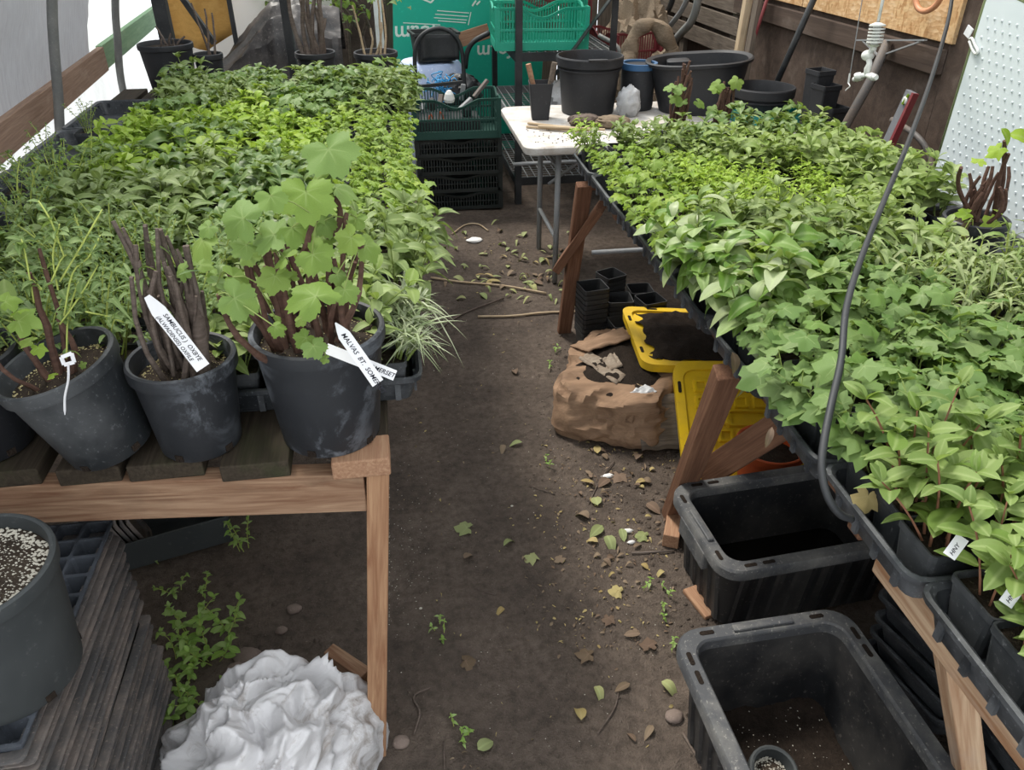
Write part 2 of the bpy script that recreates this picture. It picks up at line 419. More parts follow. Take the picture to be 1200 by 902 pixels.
for (yy, px, lab) in ((4.25, ((73, 172), (68, 110), (63, 50), (61, 0)), 'curved grey hoop pipe crossing the timber rail halfway along the film wall'),
                      (5.80, ((142, 95), (138, 50), (135, 0)), 'grey hoop pipe crossing the timber rail where its two lengths meet')):
    b = MB(); P_ = [PY(x, y, yy) for x, y in px]; d = (P_[0]-P_[1]).normalized()
    P_ = [Vector((P_[0].x+.0, yy, 0)), Vector((P_[0].x-.005, yy, P_[0].z*.5))] + P_ + [P_[-1]+Vector((.12, 0, .4)), P_[-1]+Vector((.4, 0, .8)), P_[-1]+Vector((.9, 0, 1.1))]
    b.tube(smooth_path(P_, 5), .024, 10); tag(b.build('hoop_pipe', 'galvanised_pipe', smooth='all'), lab, 'pipe')

# right wall: brown plywood below, strand board above, pallet slats at the far end
WX = 2.15
wr = thing('wall_right', (WX, 3, 0)); struct(wr)
for (ya, yb, za, zb, m, dx, nm) in ((-.5, 2.93, 0, 2.5, 'brown_ply', 0, 'plywood_panel'), (2.94, 4.95, 0, 1.30, 'brown_ply', .008, 'plywood_panel'),
                                   (2.90, 4.12, 1.245, 2.5, 'osb', -.016, 'strand_board'), (4.125, 6.8, 1.245, 2.5, 'osb', -.016, 'strand_board'),
                                   (4.955, 6.9, 0, 1.6, 'brown_ply', .045, 'plywood_panel')):
    b = MB(); b.box((WX+.01+dx, (ya+yb)/2, (za+zb)/2), (.018, yb-ya-.004, zb-za)); b.build(nm, m, wr, bevel=.002)
board('batten', (WX-.012, 2.94, 1.175), (WX-.012, 4.95, 1.175), .035, .09, 'brown_ply', wr)
for k, z in enumerate((.42, .55, .68, .92, 1.045, 1.165)):
    board('slat', (WX+.005, 4.9, z), (WX+.005, 6.85, z + .01*rng.uniform(-1, 1)), .02, .10, 'grey_wood', wr)
for yy in (5.0, 5.9, 6.8): board('post', (WX+.035, yy, 0), (WX+.035, yy, 1.6), .04, .09, 'grey_wood', wr, up=(0,1,0))
# far wall of old boards behind the rack, open to the left
wb = thing('wall_back', (1, 6.95, 0)); struct(wb)
xx = .05
while xx < 2.2:
    w = rng.uniform(.14, .2); board('plank', (xx+w/2, 6.95, 0), (xx+w/2, 6.95, 2.2), w-.008, .022, 'grey_wood', wb, up=(0,1,0)); xx += w
# earth bank with shrubs outside the open far end
b = MB()
def bank(u, v):
    x = -1.7+2.7*u; y = 7.05+2.2*v
    return (x, y, -.02 + (1.5*min(1, v*1.25))*(.82+.3*noise.noise(Vector((x*1.3, y*1.3, 1)))) + .07*noise.noise(Vector((x*5, y*5, 4))))
b.grid(40, 30, bank)
bk = b.build('earth_bank', 'black_soil', smooth='all'); tag(bk, 'dark brown earth bank rising outside the open far end', 'bank')

# ================================================================== benches
def make_left_bench():
    t = thing('potting_bench', (-.7, 3, 0), 'long timber bench with planked top along the film wall holding seedling trays', 'bench')
    X0, X1, Y0, Y1, Z = -1.42, -.05, 1.19, 4.75, .83
    def yf(x): return 1.190 - .10*(x+.08)
    board('front_beam', (X0, yf(X0)+.02, .748), (-.099, yf(-.099)+.02, .748), .04, .092, 'front_lumber', t)
    board('back_beam', (X0, Y1-.02, .745), (X1, Y1-.02, .745), .04, .09, 'leg_lumber', t)
    for x in (X1-.07, X0+.03): board('side_beam', (x, Y0+.07, .745), (x, Y1-.04, .745), .04, .085, 'leg_lumber', t)
    # planks run away from the camera, with gaps between them
    xs = [(-.05, .105, 'mossy_plank'), (-.235, .125, 'mossy_plank'), (-.395, .135, 'mossy_plank'), (-.545, .11, 'mossy_plank'), (-.69, .12, 'mossy_plank'),
          (-.84, .12, 'mossy_plank'), (-.99, .12, 'mossy_plank'), (-1.14, .12, 'mossy_plank'), (-1.29, .12, 'mossy_plank')]
    for (xr, w, m) in xs:
        board('plank', (xr-w/2, yf(xr-w/2)+rng.uniform(-.004, .008), .811), (xr-w/2, Y1, .811), w, .036, m, t)
    # fresh cut end block at the aisle corner
    board('corner_block', (-.05-.052, Y0-.004, .811), (-.05-.052, Y0+.075, .811), .108, .040, 'cut_plank', t)
    for (x, y, dx, dy) in ((-.073, Y0+.045, -.075, -.06), (X0+.04, Y0+.045, 0, 0), (-.073, 3.0, 0, 0), (X0+.04, 3.0, 0, 0), (-.073, Y1-.06, 0, 0), (X0+.04, Y1-.06, 0, 0)):
        board('leg', (x+dx, y+dy, -.01), (x, y, .79), .043, .088, 'lumber', t, up=(0,1,0))
    board('stretcher', (-.16, 1.25, .12), (-.25, 1.33, .13), .035, .08, 'front_lumber', t)
    return t
bench_l = make_left_bench()

def make_right_bench():
    t = thing('potting_bench', (1.2, 1.8, 0), 'timber trestle bench with splayed legs along the plywood wall holding seedling trays', 'bench')
    X0, X1, Y0, Y1, Z = .70, 1.80, .30, 2.98, .83
    board('side_rail', (X0+.075, Y0, .785), (X0+.075, .86, .785), .04, .085, 'split_lumber', t)
    board('side_rail', (X0+.115, .865, .785), (X0+.115, Y1, .785), .04, .085, 'leg_lumber', t)
    board('side_rail', (X1-.02, Y0, .785), (X1-.02, Y1, .785), .04, .085, 'leg_lumber', t)
    for y in (.42, .95, 1.5, 2.05, 2.6, 2.94): board('cross_beam', (X0+.07, y, .78), (X1-.04, y, .78), .04, .075, 'leg_lumber', t)
    for k in range(7):
        x = X0+.14+k*.15; board('plank', (x, Y0, .83-.009), (x, Y1, .83-.009), .13, .018, 'mossy_plank', t)
    # splayed legs on the aisle side, feet further from the camera
    board('leg', (.715, 2.83, .80), (.735, 3.16, -.01), .035, .060, 'leg_lumber', t, up=(1,0,0))
    board('leg', (.725, 1.44, .80), (.82, 1.85, -.01), .045, .062, 'leg_lumber', t, up=(1,0,0))
    lo = PZ(1136, 902, .30); hi = PZ(1107, 700, .80); d = (lo-hi)
    board('leg', hi, hi + d*1.62, .04, .048, 'split_lumber', t, up=(1,0,0))
    for (y, y2) in ((2.83, 3.1), (1.44, 1.75), (.62, .45)):
        board('leg', (1.76, y, .80), (1.80, y2, -.01), .045, .085, 'leg_lumber', t, up=(1,0,0))
    # diagonal braces
    board('brace', PY(655, 312, 3.02), PY(706, 240, 2.80), .035, .085, 'leg_lumber', t, up=(-.3,-1,.2))
    board('brace', (.745, 3.13, .20), (1.10, 2.98, .05), .03, .07, 'leg_lumber', t)
    board('brace', PY(826, 556, 1.83), (1.05, 1.55, .62), .045, .085, 'leg_lumber', t)
    return t
bench_r = make_right_bench()
# ================================================================== leaves and plants
LEAF = {}      # name -> (verts Nx3, faces, rib N)
def ovate(w, segs=5, arch=.35, fold=.35, peak=.42, ripple=0., curl=0., blunt=.8):
    vs = [(0, 0, 0)]; rb = [1.]; fs = []
    for i in range(1, segs):
        t = i/segs
        prof = math.sin(math.pi*t**(math.log(.5)/math.log(peak)))**blunt
        hw = .5*w*prof; z = .18*math.sin(t*math.pi)*arch*2 - arch*t*t
        y = t - curl*t*t
        e = fold*hw + ripple*math.sin(i*2.4)
        vs += [(-hw, y, z+e), (0, y, z), (hw, y, z+fold*hw-ripple*math.sin(i*2.4))]; rb += [0., 1., 0.]
    vs.append((0, 1-curl, -arch)); rb.append(1.); n = len(vs)-1
    fs += [(0, 2, 1), (0, 3, 2)]
    for i in range(segs-2):
        a = 1+3*i; bq = a+3
        fs += [(a, a+1, bq+1, bq), (a+1, a+2, bq+2, bq+1)]
    a = 1+3*(segs-2); fs += [(a, a+1, n), (a+1, a+2, n)]
    return np.array(vs, float), fs, rb
def lobed(lobes=((0, 1.0), (58, .86), (-58, .86), (118, .62), (-118, .62)), n=30, depth=.36, serr=.07, cup=.18, sharp=1.6, seed=0):
    rr = random.Random(seed); vs = [(0, 0, 0)]; rb = [1.]; ring1 = []; ring2 = []
    N = n
    for k in range(N):
        th = -172 + 344*k/(N-1)
        best = 0; rbv = 0
        for (a, r) in lobes:
            d = abs(th-a)/34.0
            val = r*(1-depth*min(1, d)**sharp) if d < 1.6 else 0
            best = max(best, val); rbv = max(rbv, 1-abs(th-a)/14)
        if abs(th) > 150: best = max(best, .34)*(1-.5*(abs(th)-150)/22)
        best *= 1 + serr*(1 if k % 2 else -1) + rr.uniform(-.03, .03)
        r = best*.62; q = R(th)
        ring2.append((r, q, max(0, rbv)))
    for s_ in (.5, 1.0):
        for (r, q, v) in ring2:
            rad = r*s_; z = -cup*rad*rad*1.6 + .05*math.sin(3*q+seed)*rad + .03*math.sin(5*q+2*seed)*s_
            vs.append((rad*math.sin(q), rad*math.cos(q)+.0, z)); rb.append(v*(1.0 if s_ < .9 else .5))
    fs = []
    for k in range(N-1):
        fs.append((0, 1+k+1, 1+k)); fs.append((1+k, 1+k+1, 1+N+k+1, 1+N+k))
    v = np.array(vs, float); v[:, 1] += .02
    return v, fs, rb
LEAF['currant'] = [lobed(n=22, serr=.09, seed=s, depth=.45, cup=.15+.1*s) for s in range(3)]
LEAF['vine'] = [lobed(((0, .95), (55, .9), (-55, .9), (112, .75), (-112, .75)), n=50, depth=.33, serr=.05, cup=.10+.16*s, seed=s+5) for s in range(4)]
LEAF['sage'] = [ovate(.42, 6, .30, .30), ovate(.38, 6, .5, .45, ripple=.01), ovate(.46, 6, .12, .2, curl=.05)]
LEAF['oval'] = [ovate(.50, 7, .18, .25, .47, blunt=.62), ovate(.46, 7, .35, .35, .5, blunt=.62), ovate(.54, 7, .08, .2, .5, blunt=.6)]
LEAF['broad'] = [ovate(.64, 7, .35, .28, .44, .012, blunt=.62), ovate(.58, 7, .55, .35, .44, .01, blunt=.62), ovate(.66, 7, .2, .2, .42, blunt=.62)]
LEAF['small'] = [ovate(.55, 4, .25, .3), ovate(.5, 4, .4, .4)]
LEAF['willow'] = [ovate(.20, 6, .5, .4, .4), ovate(.24, 6, .9, .5, .4, curl=.25), ovate(.18, 6, .15, .4, .4)]
LEAF['strap'] = [ovate(.065, 7, .55, .5, .3), ovate(.075, 7, .95, .5, .3, curl=.2), ovate(.06, 7, .2, .5, .3)]
LEAF['tiny'] = [ovate(.5, 3, .2, .2)]
def leaf_mesh(kind, i, mat):
    key = 'leaf_%s_%d_%s' % (kind, i, mat)
    if key in bpy.data.meshes: return bpy.data.meshes[key]
    v, f, rb = LEAF[kind][i]
    me = bpy.data.meshes.new(key); me.from_pydata(v.tolist(), [], f)
    a = me.attributes.new('rib', 'FLOAT', 'POINT'); a.data.foreach_set('value', rb)
    me.materials.append(M_[mat]); me.polygons.foreach_set('use_smooth', [True]*len(f)); me.update()
    return me
def leaf_matrix(p, d, size, rr, up=(0, 0, 1), roll=25):
    d = Vector(d).normalized(); up = Vector(up); x = d.cross(up)
    if x.length < .05: x = d.orthogonal()
    x.normalize(); z = x.cross(d)
    q = Matrix((( x.x, d.x, z.x, 0), (x.y, d.y, z.y, 0), (x.z, d.z, z.z, 0), (0, 0, 0, 1)))
    return Matrix.Translation(p) @ q @ Matrix.Rotation(R(rr.uniform(-roll, roll)), 4, 'Y') @ Matrix.Diagonal((size*rr.uniform(.85, 1.1), size, size, 1))
def foliage_mesh(name, leaves, mat, rr):
    vs = []; fs = []; rib = []; rnd = []; off = 0
    for (k, i, M) in leaves:
        v, f, rb = LEAF[k][i]; A = np.array(M)
        w = v @ A[:3, :3].T + A[:3, 3]
        vs.append(w); fs += [tuple(off+j for j in q) for q in f]; off += len(v); rib += list(rb); rnd += [rr.random()]*len(v)
    me = bpy.data.meshes.new(name); me.from_pydata(np.concatenate(vs).tolist(), [], fs)
    a = me.attributes.new('rib', 'FLOAT', 'POINT'); a.data.foreach_set('value', rib)
    a = me.attributes.new('rnd', 'FLOAT', 'POINT'); a.data.foreach_set('value', rnd)
    me.materials.append(M_[mat]); me.polygons.foreach_set('use_smooth', [True]*len(fs)); me.update()
    return me
def grow(rr, kind, stems, height, spread, size, nodes, petiole=0., droop=0., first=.3, per=2, base_r=.015, r=.0016, tiltup=.45, wob=.2, tip=True):
    """stems of a young plant from the origin; returns leaves and stem tubes"""
    leaves = []; sb = MB(); nk = len(LEAF[kind])
    for s in range(stems):
        a = 2*math.pi*(s+rr.random()*.8)/stems; h = height*rr.uniform(.65, 1.1); sp = spread*rr.uniform(.3, 1.0)*(0.35 if stems == 1 else 1)
        p0 = Vector((base_r*math.cos(a), base_r*math.sin(a), 0))
        p2 = Vector((sp*math.cos(a), sp*math.sin(a), h)); p1 = Vector((p0.x*.6+p2.x*.4, p0.y*.6+p2.y*.4, h*.62)) + Vector((rr.uniform(-1, 1), rr.uniform(-1, 1), 0))*wob*h*.3
        path = [p0*(1-t)**2 + p1*2*t*(1-t) + p2*t*t for t in [i/6 for i in range(7)]]
        sb.tube(path, [r*(1.3-.09*i) for i in range(7)], 4, cap=False)
        for q in range(nodes):
            t = first + (1-first)*q/max(1, nodes-1); f = t*6; i = min(5, int(f)); p = path[i].lerp(path[i+1], f-i)
            for j in range(per):
                ang = q*1.571 + j*2*math.pi/per + a + rr.uniform(-.5, .5)
                up_ = tiltup + rr.uniform(-.35, .35) - droop*(1-t)
                d = Vector((math.cos(ang), math.sin(ang), up_)).normalized()
                b0 = p
                if petiole:
                    pl = petiole*rr.uniform(.6, 1.3); b0 = p + (d + Vector((0, 0, .35))).normalized()*pl
                    sb.tube([p, p.lerp(b0, .5)+Vector((0, 0, .003)), b0], r*.55, 3, cap=False); d = (d - Vector((0, 0, .35))).normalized()
                sz = size*rr.uniform(.6, 1.15)*(.75+.25*math.sin(math.pi*min(1, t)))
                leaves.append((kind, rr.randrange(nk), leaf_matrix(b0, d, sz, rr)))
        if tip:
            for j in range(2):
                ang = rr.uniform(0, 6.28); d = Vector((math.cos(ang)*.6, math.sin(ang)*.6, .8))
                leaves.append((kind, rr.randrange(nk), leaf_matrix(path[-1], d, size*.5, rr)))
    return leaves, sb
SPECIES = {
    'currant':  dict(k='currant', m='leaf_currant', st='stem_green', g=dict(stems=5, height=.12, spread=.075, size=.068, nodes=4, petiole=.03, per=1, first=.35, tiltup=.2)),
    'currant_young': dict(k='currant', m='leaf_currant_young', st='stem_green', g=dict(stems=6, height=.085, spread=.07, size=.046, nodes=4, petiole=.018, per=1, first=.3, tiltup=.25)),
    'sage':     dict(k='sage', m='leaf_sage', st='stem_green', g=dict(stems=5, height=.12, spread=.07, size=.074, nodes=3, per=2, first=.4, tiltup=.35)),
    'pale':     dict(k='oval', m='leaf_pale', st='stem_green', g=dict(stems=5, height=.12, spread=.075, size=.062, nodes=4, per=2, first=.35, tiltup=.3)),
    'lime':     dict(k='small', m='leaf_lime', st='stem_lime', g=dict(stems=9, height=.10, spread=.07, size=.030, nodes=5, per=2, first=.3, tiltup=.3)),
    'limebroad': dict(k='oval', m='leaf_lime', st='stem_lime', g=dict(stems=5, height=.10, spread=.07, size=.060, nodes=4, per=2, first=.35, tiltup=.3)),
    'deep':     dict(k='broad', m='leaf_deep', st='stem_green', g=dict(stems=5, height=.11, spread=.07, size=.068, nodes=3, per=2, first=.4, tiltup=.25)),
    'oval':     dict(k='oval', m='leaf_oval', st='stem_red', g=dict(stems=6, height=.15, spread=.085, size=.054, nodes=5, per=2, first=.3, tiltup=.35)),
    'glossy':   dict(k='broad', m='leaf_glossy', st='stem_green', g=dict(stems=4, height=.13, spread=.08, size=.078, nodes=4, per=2, first=.35, tiltup=.1, droop=.3)),
    'willow':   dict(k='willow', m='leaf_willow', st='stem_lime', g=dict(stems=7, height=.12, spread=.09, size=.062, nodes=5, per=2, first=.3, tiltup=.3)),
    'grass':    dict(k='strap', m='leaf_grass', st='stem_green', g=dict(stems=16, height=.035, spread=.03, size=.12, nodes=2, per=2, first=.3, tiltup=1.0)),
    'fern':     dict(k='small', m='leaf_fern', st='stem_lime', g=dict(stems=7, height=.17, spread=.11, size=.024, nodes=9, per=2, first=.25, tiltup=.2, wob=.6)),
}
PROTO = {}
def square_pot_mb(h=.09, a=.044, a0=.034, soil=.012):
    p = MB(); p.rrect([(a0, a0, 0, .008), (a-.002, a-.002, h-.012, .008), (a, a, h-.012, .008), (a, a, h, .008), (a-.003, a-.003, h, .007), (a-.004, a-.004, h-soil, .007)], cap0=True, k=2)
    p.mi = 1; q = a-.004; p.add([(-q, -q, h-soil), (q, -q, h-soil), (q, q, h-soil), (-q, q, h-soil)], [(0, 1, 2, 3)])
    return p
pot_me = square_pot_mb().mesh('square_pot'); pot_me.materials.append(M_['pot_plastic']); pot_me.materials.append(M_['potting_soil'])
POT_H = .078
def species_variants(sp, n=4):
    if sp in PROTO: return PROTO[sp]
    out = []; S = SPECIES[sp]
    for k in range(n):
        rr = random.Random(hash_(sp)+k*17)
        lv, sb = grow(rr, S['k'], **S['g'])
        me = foliage_mesh('foliage_'+sp+str(k), lv, S['m'], rr)
        st = sb.mesh('stems_'+sp+str(k)); st.materials.append(M_[S['st']])
        out.append((me, st, lv))
    PROTO[sp] = out; return out
def hash_(s): return sum(ord(c)*(i+3) for i, c in enumerate(s))
def plant(sp, name, loc, label, group, rr, leafy=False, scale=1.0, pot=True, tilt=0, lean=0):
    var = species_variants(sp); me, st, lv = var[rr.randrange(len(var))]; S = SPECIES[sp]
    t = thing(name, loc, label, 'plant', group)
    if pot: link('pot', pot_me, None, t)
    rot = rr.uniform(0, 6.283); Mz = Matrix.Translation((.035*lean, 0, POT_H)) @ Matrix.Rotation(.35*lean, 4, 'Y') @ Matrix.Rotation(rot, 4, 'Z') @ Matrix.Rotation(rr.uniform(-.12, .12)+tilt, 4, 'X') @ Matrix.Scale(scale*rr.choice([rr.uniform(.8, 1.05), rr.uniform(.95, 1.3)]), 4)
    s = link('stems', st, None, t); s.matrix_local = Mz
    if leafy:
        for (k, i, M) in lv:
            o = link('leaf', leaf_mesh(k, i, S['m']), None, t); o.matrix_local = Mz @ M
    else:
        f = link('foliage', me, None, t); f['kind'] = 'stuff'; f.matrix_local = Mz
    return t
# ------------------------------------------------------------------ trays
tb = MB()
TX, TY = .268, .137
tb.rrect([(TX-.022, TY-.022, 0, .02), (TX-.008, TY-.008, .052, .025), (TX+.002, TY+.002, .052, .028), (TX+.003, TY+.003, .062, .028), (TX-.003, TY-.003, .064, .026), (TX-.010, TY-.010, .058, .024), (TX-.024, TY-.024, .003, .02)], cap0=True, cap1=True, k=3)
tray_me = tb.mesh('nursery_tray'); tray_me.materials.append(M_['tray_plastic'])
tray_me.polygons.foreach_set('use_smooth', [True]*len(tray_me.polygons)); tray_me.set_sharp_from_angle(angle=R(35))
rib_b = MB()
for k in range(9):
    x = -TX+.05+k*(2*TX-.1)/8
    for s in (-1, 1): rib_b.box((x, s*(TY-.0135), .028), (.012, .006, .046))
for k in range(4):
    y = -TY+.05+k*(2*TY-.1)/3
    for s in (-1, 1): rib_b.box((s*(TX-.0135), y, .028), (.006, .012, .046))
rib_me = rib_b.mesh('tray_ribs'); rib_me.materials.append(M_['tray_plastic'])
def tray(x, y, z, label, group, rz=0):
    o = thing('nursery_tray', (x, y, z), label, 'tray', group, rz)
    link('tray_body', tray_me, None, o); link('ribs', rib_me, None, o)['kind'] = 'stuff'; return o
COUNT = {}
def place(x, y):
    if x < .3:
        return ('aisle side' if x > -.5 else 'wall side') + ' ' + ('behind the potted cuttings' if y < 2.2 else ('halfway along the long bench' if y < 3.4 else 'nearest the black tarp'))
    return ('aisle side' if x < 1.22 else 'wall side') + ' ' + ('above the black totes' if y < 1.35 else ('above the yellow lids' if y < 2.2 else 'near the white table'))
def lean_of(x, y, xc):
    if xc > .3: return (-.25 if y < .97 else -.7) if x < .80 else 0
    e = x-xc
    return 1.0 if xc > -.5 and e > .18 else (.55 if xc > -.5 and e > .08 else 0)
def fill_bench(x_cols, ys, z, zone, side, skip, rr, nx=5, ny=3, leafy_fn=None, jit=.006):
    for (yc) in ys:
        for ci, xc in enumerate(x_cols):
            if xc < 0: xc = xc + .03*(yc-1.5)
            tz = z
            tray(xc, yc, tz, 'black plastic nursery tray of square pots on the bench %s' % side, 'nursery trays ' + side, R(rr.uniform(-1.2, 1.2)))
            for i in range(nx):
                for j in range(ny):
                    x = xc + (i-(nx-1)/2)*(2*TX-.05)/nx; y = yc + (j-(ny-1)/2)*.083
                    if skip(x, y): continue
                    sp = zone(x, y, rr)
                    if not sp: continue
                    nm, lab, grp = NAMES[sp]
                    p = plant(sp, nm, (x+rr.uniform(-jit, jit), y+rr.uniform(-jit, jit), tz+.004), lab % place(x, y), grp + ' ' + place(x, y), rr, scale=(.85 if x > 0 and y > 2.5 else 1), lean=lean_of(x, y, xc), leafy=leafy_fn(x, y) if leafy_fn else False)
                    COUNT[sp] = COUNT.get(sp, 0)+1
NAMES = {
    'currant': ('currant_seedling', 'young currant plant with grey-green jagged lobed leaves %s', 'lobed currant plants'),
    'currant_young': ('currant_seedling', 'small fresh currant seedling with light green lobed leaves %s', 'small currant seedlings'),
    'sage': ('sage_seedling', 'young plant with long grey-green pointed leaves %s', 'grey-green pointed-leaf plants'),
    'pale': ('leafy_seedling', 'young plant with pale green oval leaves in pairs %s', 'pale oval-leaf plants'),
    'lime': ('small_leaf_seedling', 'low bushy seedling with tiny lime green leaves %s', 'tiny lime-leaf seedlings'),
    'limebroad': ('lime_seedling', 'young plant with bright yellow-green oval leaves %s', 'yellow-green oval-leaf plants'),
    'deep': ('dark_leaf_seedling', 'young plant with broad dark green leaves %s', 'dark green broad-leaf plants'),
    'oval': ('honeysuckle_seedling', 'honeysuckle with soft green oval leaves on reddish stems %s', 'honeysuckle plants'),
    'glossy': ('dogwood_seedling', 'dogwood with big glossy pale-backed leaves %s', 'glossy dogwood plants'),
    'willow': ('willow_seedling', 'wispy plant with narrow curling willow-like leaves %s', 'narrow-leaf willow plants'),
    'grass': ('variegated_grass', 'tuft of cream-striped variegated grass %s', 'variegated grass tufts'),
    'fern': ('jasmine_seedling', 'airy arching plant with tiny leaflets on thin stems %s', 'airy jasmine plants'),
}
def nz(x, y, s=2.5, o=0): return noise.noise(Vector((x*s, y*s, o)))
rr = random.Random(21)
# right bench
def zone_r(x, y, rr):
    q = nz(x, y, 3.0, 3)*.14; yy = y+q; xx = x+nz(x, y, 3.0, 9)*.12
    if yy < .86: return 'oval'
    if yy < 1.28: return 'currant' if xx < 1.22 else ('oval' if yy < 1.0 else 'willow')
    if yy < 1.60:
        if xx < .86 and yy > 1.40: return 'glossy'
        return 'currant' if xx < 1.12 else 'willow'
    if yy < 1.95:
        if xx < .80 and yy < 1.75: return 'glossy'
        return 'currant_young' if xx < .86 else ('sage' if xx < 1.25 else 'pale')
    if yy < 2.35: return 'currant_young' if xx < .92 else ('lime' if xx < 1.35 else 'pale')
    if yy < 2.65: return 'currant_young' if xx < 1.10 else 'pale'
    return ('lime' if xx < .95 and rr.random() < .5 else 'sage') if xx < 1.05 else ('pale' if rr.random() < .6 else 'deep')
def skip_r(x, y):
    if x > 1.62 and y > 1.2: return True
    if 1.36 < x and 1.52 < y < 1.98: return True          # room for the pot of pruned canes
    return x > 1.7
ys_r = [.55+.279*k for k in range(9)]
fill_bench((.955, 1.50), ys_r, .832, zone_r, 'beside the plywood wall', skip_r, rr, leafy_fn=lambda x, y: x < 1.25 and y < 1.5 and not (y > 1.2 and x > 1.0))
# left bench
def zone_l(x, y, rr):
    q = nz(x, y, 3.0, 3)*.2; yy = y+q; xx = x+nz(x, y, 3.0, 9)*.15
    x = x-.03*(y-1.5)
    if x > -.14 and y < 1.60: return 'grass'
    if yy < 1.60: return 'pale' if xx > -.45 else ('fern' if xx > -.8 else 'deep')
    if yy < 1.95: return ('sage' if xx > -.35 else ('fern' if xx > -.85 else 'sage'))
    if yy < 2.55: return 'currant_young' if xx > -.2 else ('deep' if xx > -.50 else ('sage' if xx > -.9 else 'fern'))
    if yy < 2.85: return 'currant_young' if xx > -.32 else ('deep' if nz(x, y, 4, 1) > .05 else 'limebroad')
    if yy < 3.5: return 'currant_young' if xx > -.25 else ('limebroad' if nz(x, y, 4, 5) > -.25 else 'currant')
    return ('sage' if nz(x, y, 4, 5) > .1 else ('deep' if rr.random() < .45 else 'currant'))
def skip_l(x, y):
    if x < -1.25 and y < 3.4: return rr.random() < .6
    if x < -1.12 and y > 4.2: return True
    return False
ys_l = [1.50+.279*k for k in range(10)]
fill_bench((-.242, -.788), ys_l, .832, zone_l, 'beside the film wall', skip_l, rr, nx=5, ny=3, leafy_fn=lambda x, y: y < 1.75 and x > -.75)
for k in range(5):
    y = 1.64+.558*k
    tray(-1.225, y, .832, 'half-empty black nursery tray against the film wall', 'nursery trays at the film wall', R(90))
    for j in range(5):
        for i in range(2):
            if i == 0 and y > 1.9: continue
            if rr.random() < (.55 if y < 2.5 else .2):
                nm, lab, grp = NAMES['fern']; sp = ('deep' if rr.random() < .6 else 'fern') if y < 2.0 else ('fern' if rr.random() < .8 else 'sage'); nm, lab, grp = NAMES[sp]
                plant(sp, nm, (-1.275+.085*i, y-.2+.1*j, .836), lab % 'along the film wall', grp + ' along the film wall', rr, scale=.7)
# ================================================================== round nursery pots with cuttings
def round_pot(name, loc, rt, rb, h, label, cat='pot', group=None, mat='pot_plastic', tilt=None, soil=.03, soilmat='potting_soil', specks=0, speckmat='perlite_warm', n=40, holes=True):
    t = thing(name, loc, label, cat, group)
    M = tilt or Matrix.Identity(4)
    b = MB()
    def rad(z): return rb + (rt-rb)*z/h
    b.lathe([(0.001, .002), (rb-.006, .002), (rb-.003, 0), (rb, .004), (rad(h*.5), h*.5), (rad(h-.03), h-.03), (rt+.004, h-.026), (rt+.005, h-.012), (rt+.004, h-.003), (rt, h), (rt-.005, h-.002), (rt-.008, h-.012), (rad(h-.03)-.006, h-.03), (rad(h-soil-.02)-.006, h-soil-.02)], n, M=M)
    o = b.build('pot_body', mat, t, smooth=35, local=True)
    if soil < h:
        rs = rad(h-soil)-.005; b = MB()
        pr = [(0.0005, h-soil+.006), (rs*.35, h-soil+.004), (rs*.7, h-soil+.001), (rs, h-soil-.004)]
        b.lathe(pr, n, M=M)
        s = b.build('soil', soilmat, t, smooth='all', local=True)
        if specks:
            b = MB(); q = random.Random(hash_(name)+specks)
            for k in range(specks):
                a = q.uniform(0, 6.283); r = rs*math.sqrt(q.random())*.98; p = M @ Vector((r*math.cos(a), r*math.sin(a), h-soil+.005-.008*(r/rs)))
                b.sphere(p, q.uniform(.0012, .0034)*(1.35 if speckmat == 'perlite' else 1), 4, 2, (1, q.uniform(.6, 1), .8))
            g = b.build('perlite_grains', speckmat, s, local=True); g['kind'] = 'stuff'
    if holes:
        for k in range(5):
            a = 2*math.pi*k/5+.9-math.pi/2; b = MB()
            b.box(M @ Vector(((rb+.0005)*math.cos(a), (rb+.0005)*math.sin(a), .012)), (.004, .016, .013), M.to_3x3() @ Matrix.Rotation(a, 3, 'Z'))
            b.build('drain_hole', 'black_soil', t, local=True)
    return t, M
def cane(b, p0, p1, r0, r1, q, n=7, bend=.02, k=7):
    p0 = Vector(p0); p1 = Vector(p1); o = Vector((q.uniform(-1, 1), q.uniform(-1, 1), 0))*bend
    pts = []
    for i in range(k):
        t = i/(k-1); pts.append(p0.lerp(p1, t) + o*math.sin(t*math.pi) + Vector((q.uniform(-1, 1), q.uniform(-1, 1), 0))*.002)
    rs = [(r0+(r1-r0)*i/(k-1))*(1.18 if i % 2 else 1.0) for i in range(k)]
    b.tube(pts, rs, n); return pts
CAMV = Vector((0, 0, CAM_H))
def facing_leaf(p, px, kind, mat, parent, q, droop=.5, name='leaf', upness=.9):
    """one big leaf whose face looks up and towards the aisle; px is its width in photo pixels"""
    p = Vector(p); dist = (p-CAMV).length; size = px/FPX*dist*1.0
    up = Vector((q.uniform(-.45, .45), -.55+q.uniform(-.35, .25), upness)).normalized()
    a = q.uniform(0, 6.283); d = Vector((math.cos(a), math.sin(a), 0)); d = (d - up*d.dot(up)).normalized()
    d = (d - Vector((0, 0, droop*q.uniform(.2, 1)))).normalized()
    M = leaf_matrix(p - d*size*.25, d, size, q, up, 15)
    i = q.randrange(len(LEAF[kind]))
    o = link(name, leaf_mesh(kind, i, mat), None, parent); o.matrix_local = Matrix.Translation(-wloc(parent)) @ M
    return p - d*size*.25
q = random.Random(5)
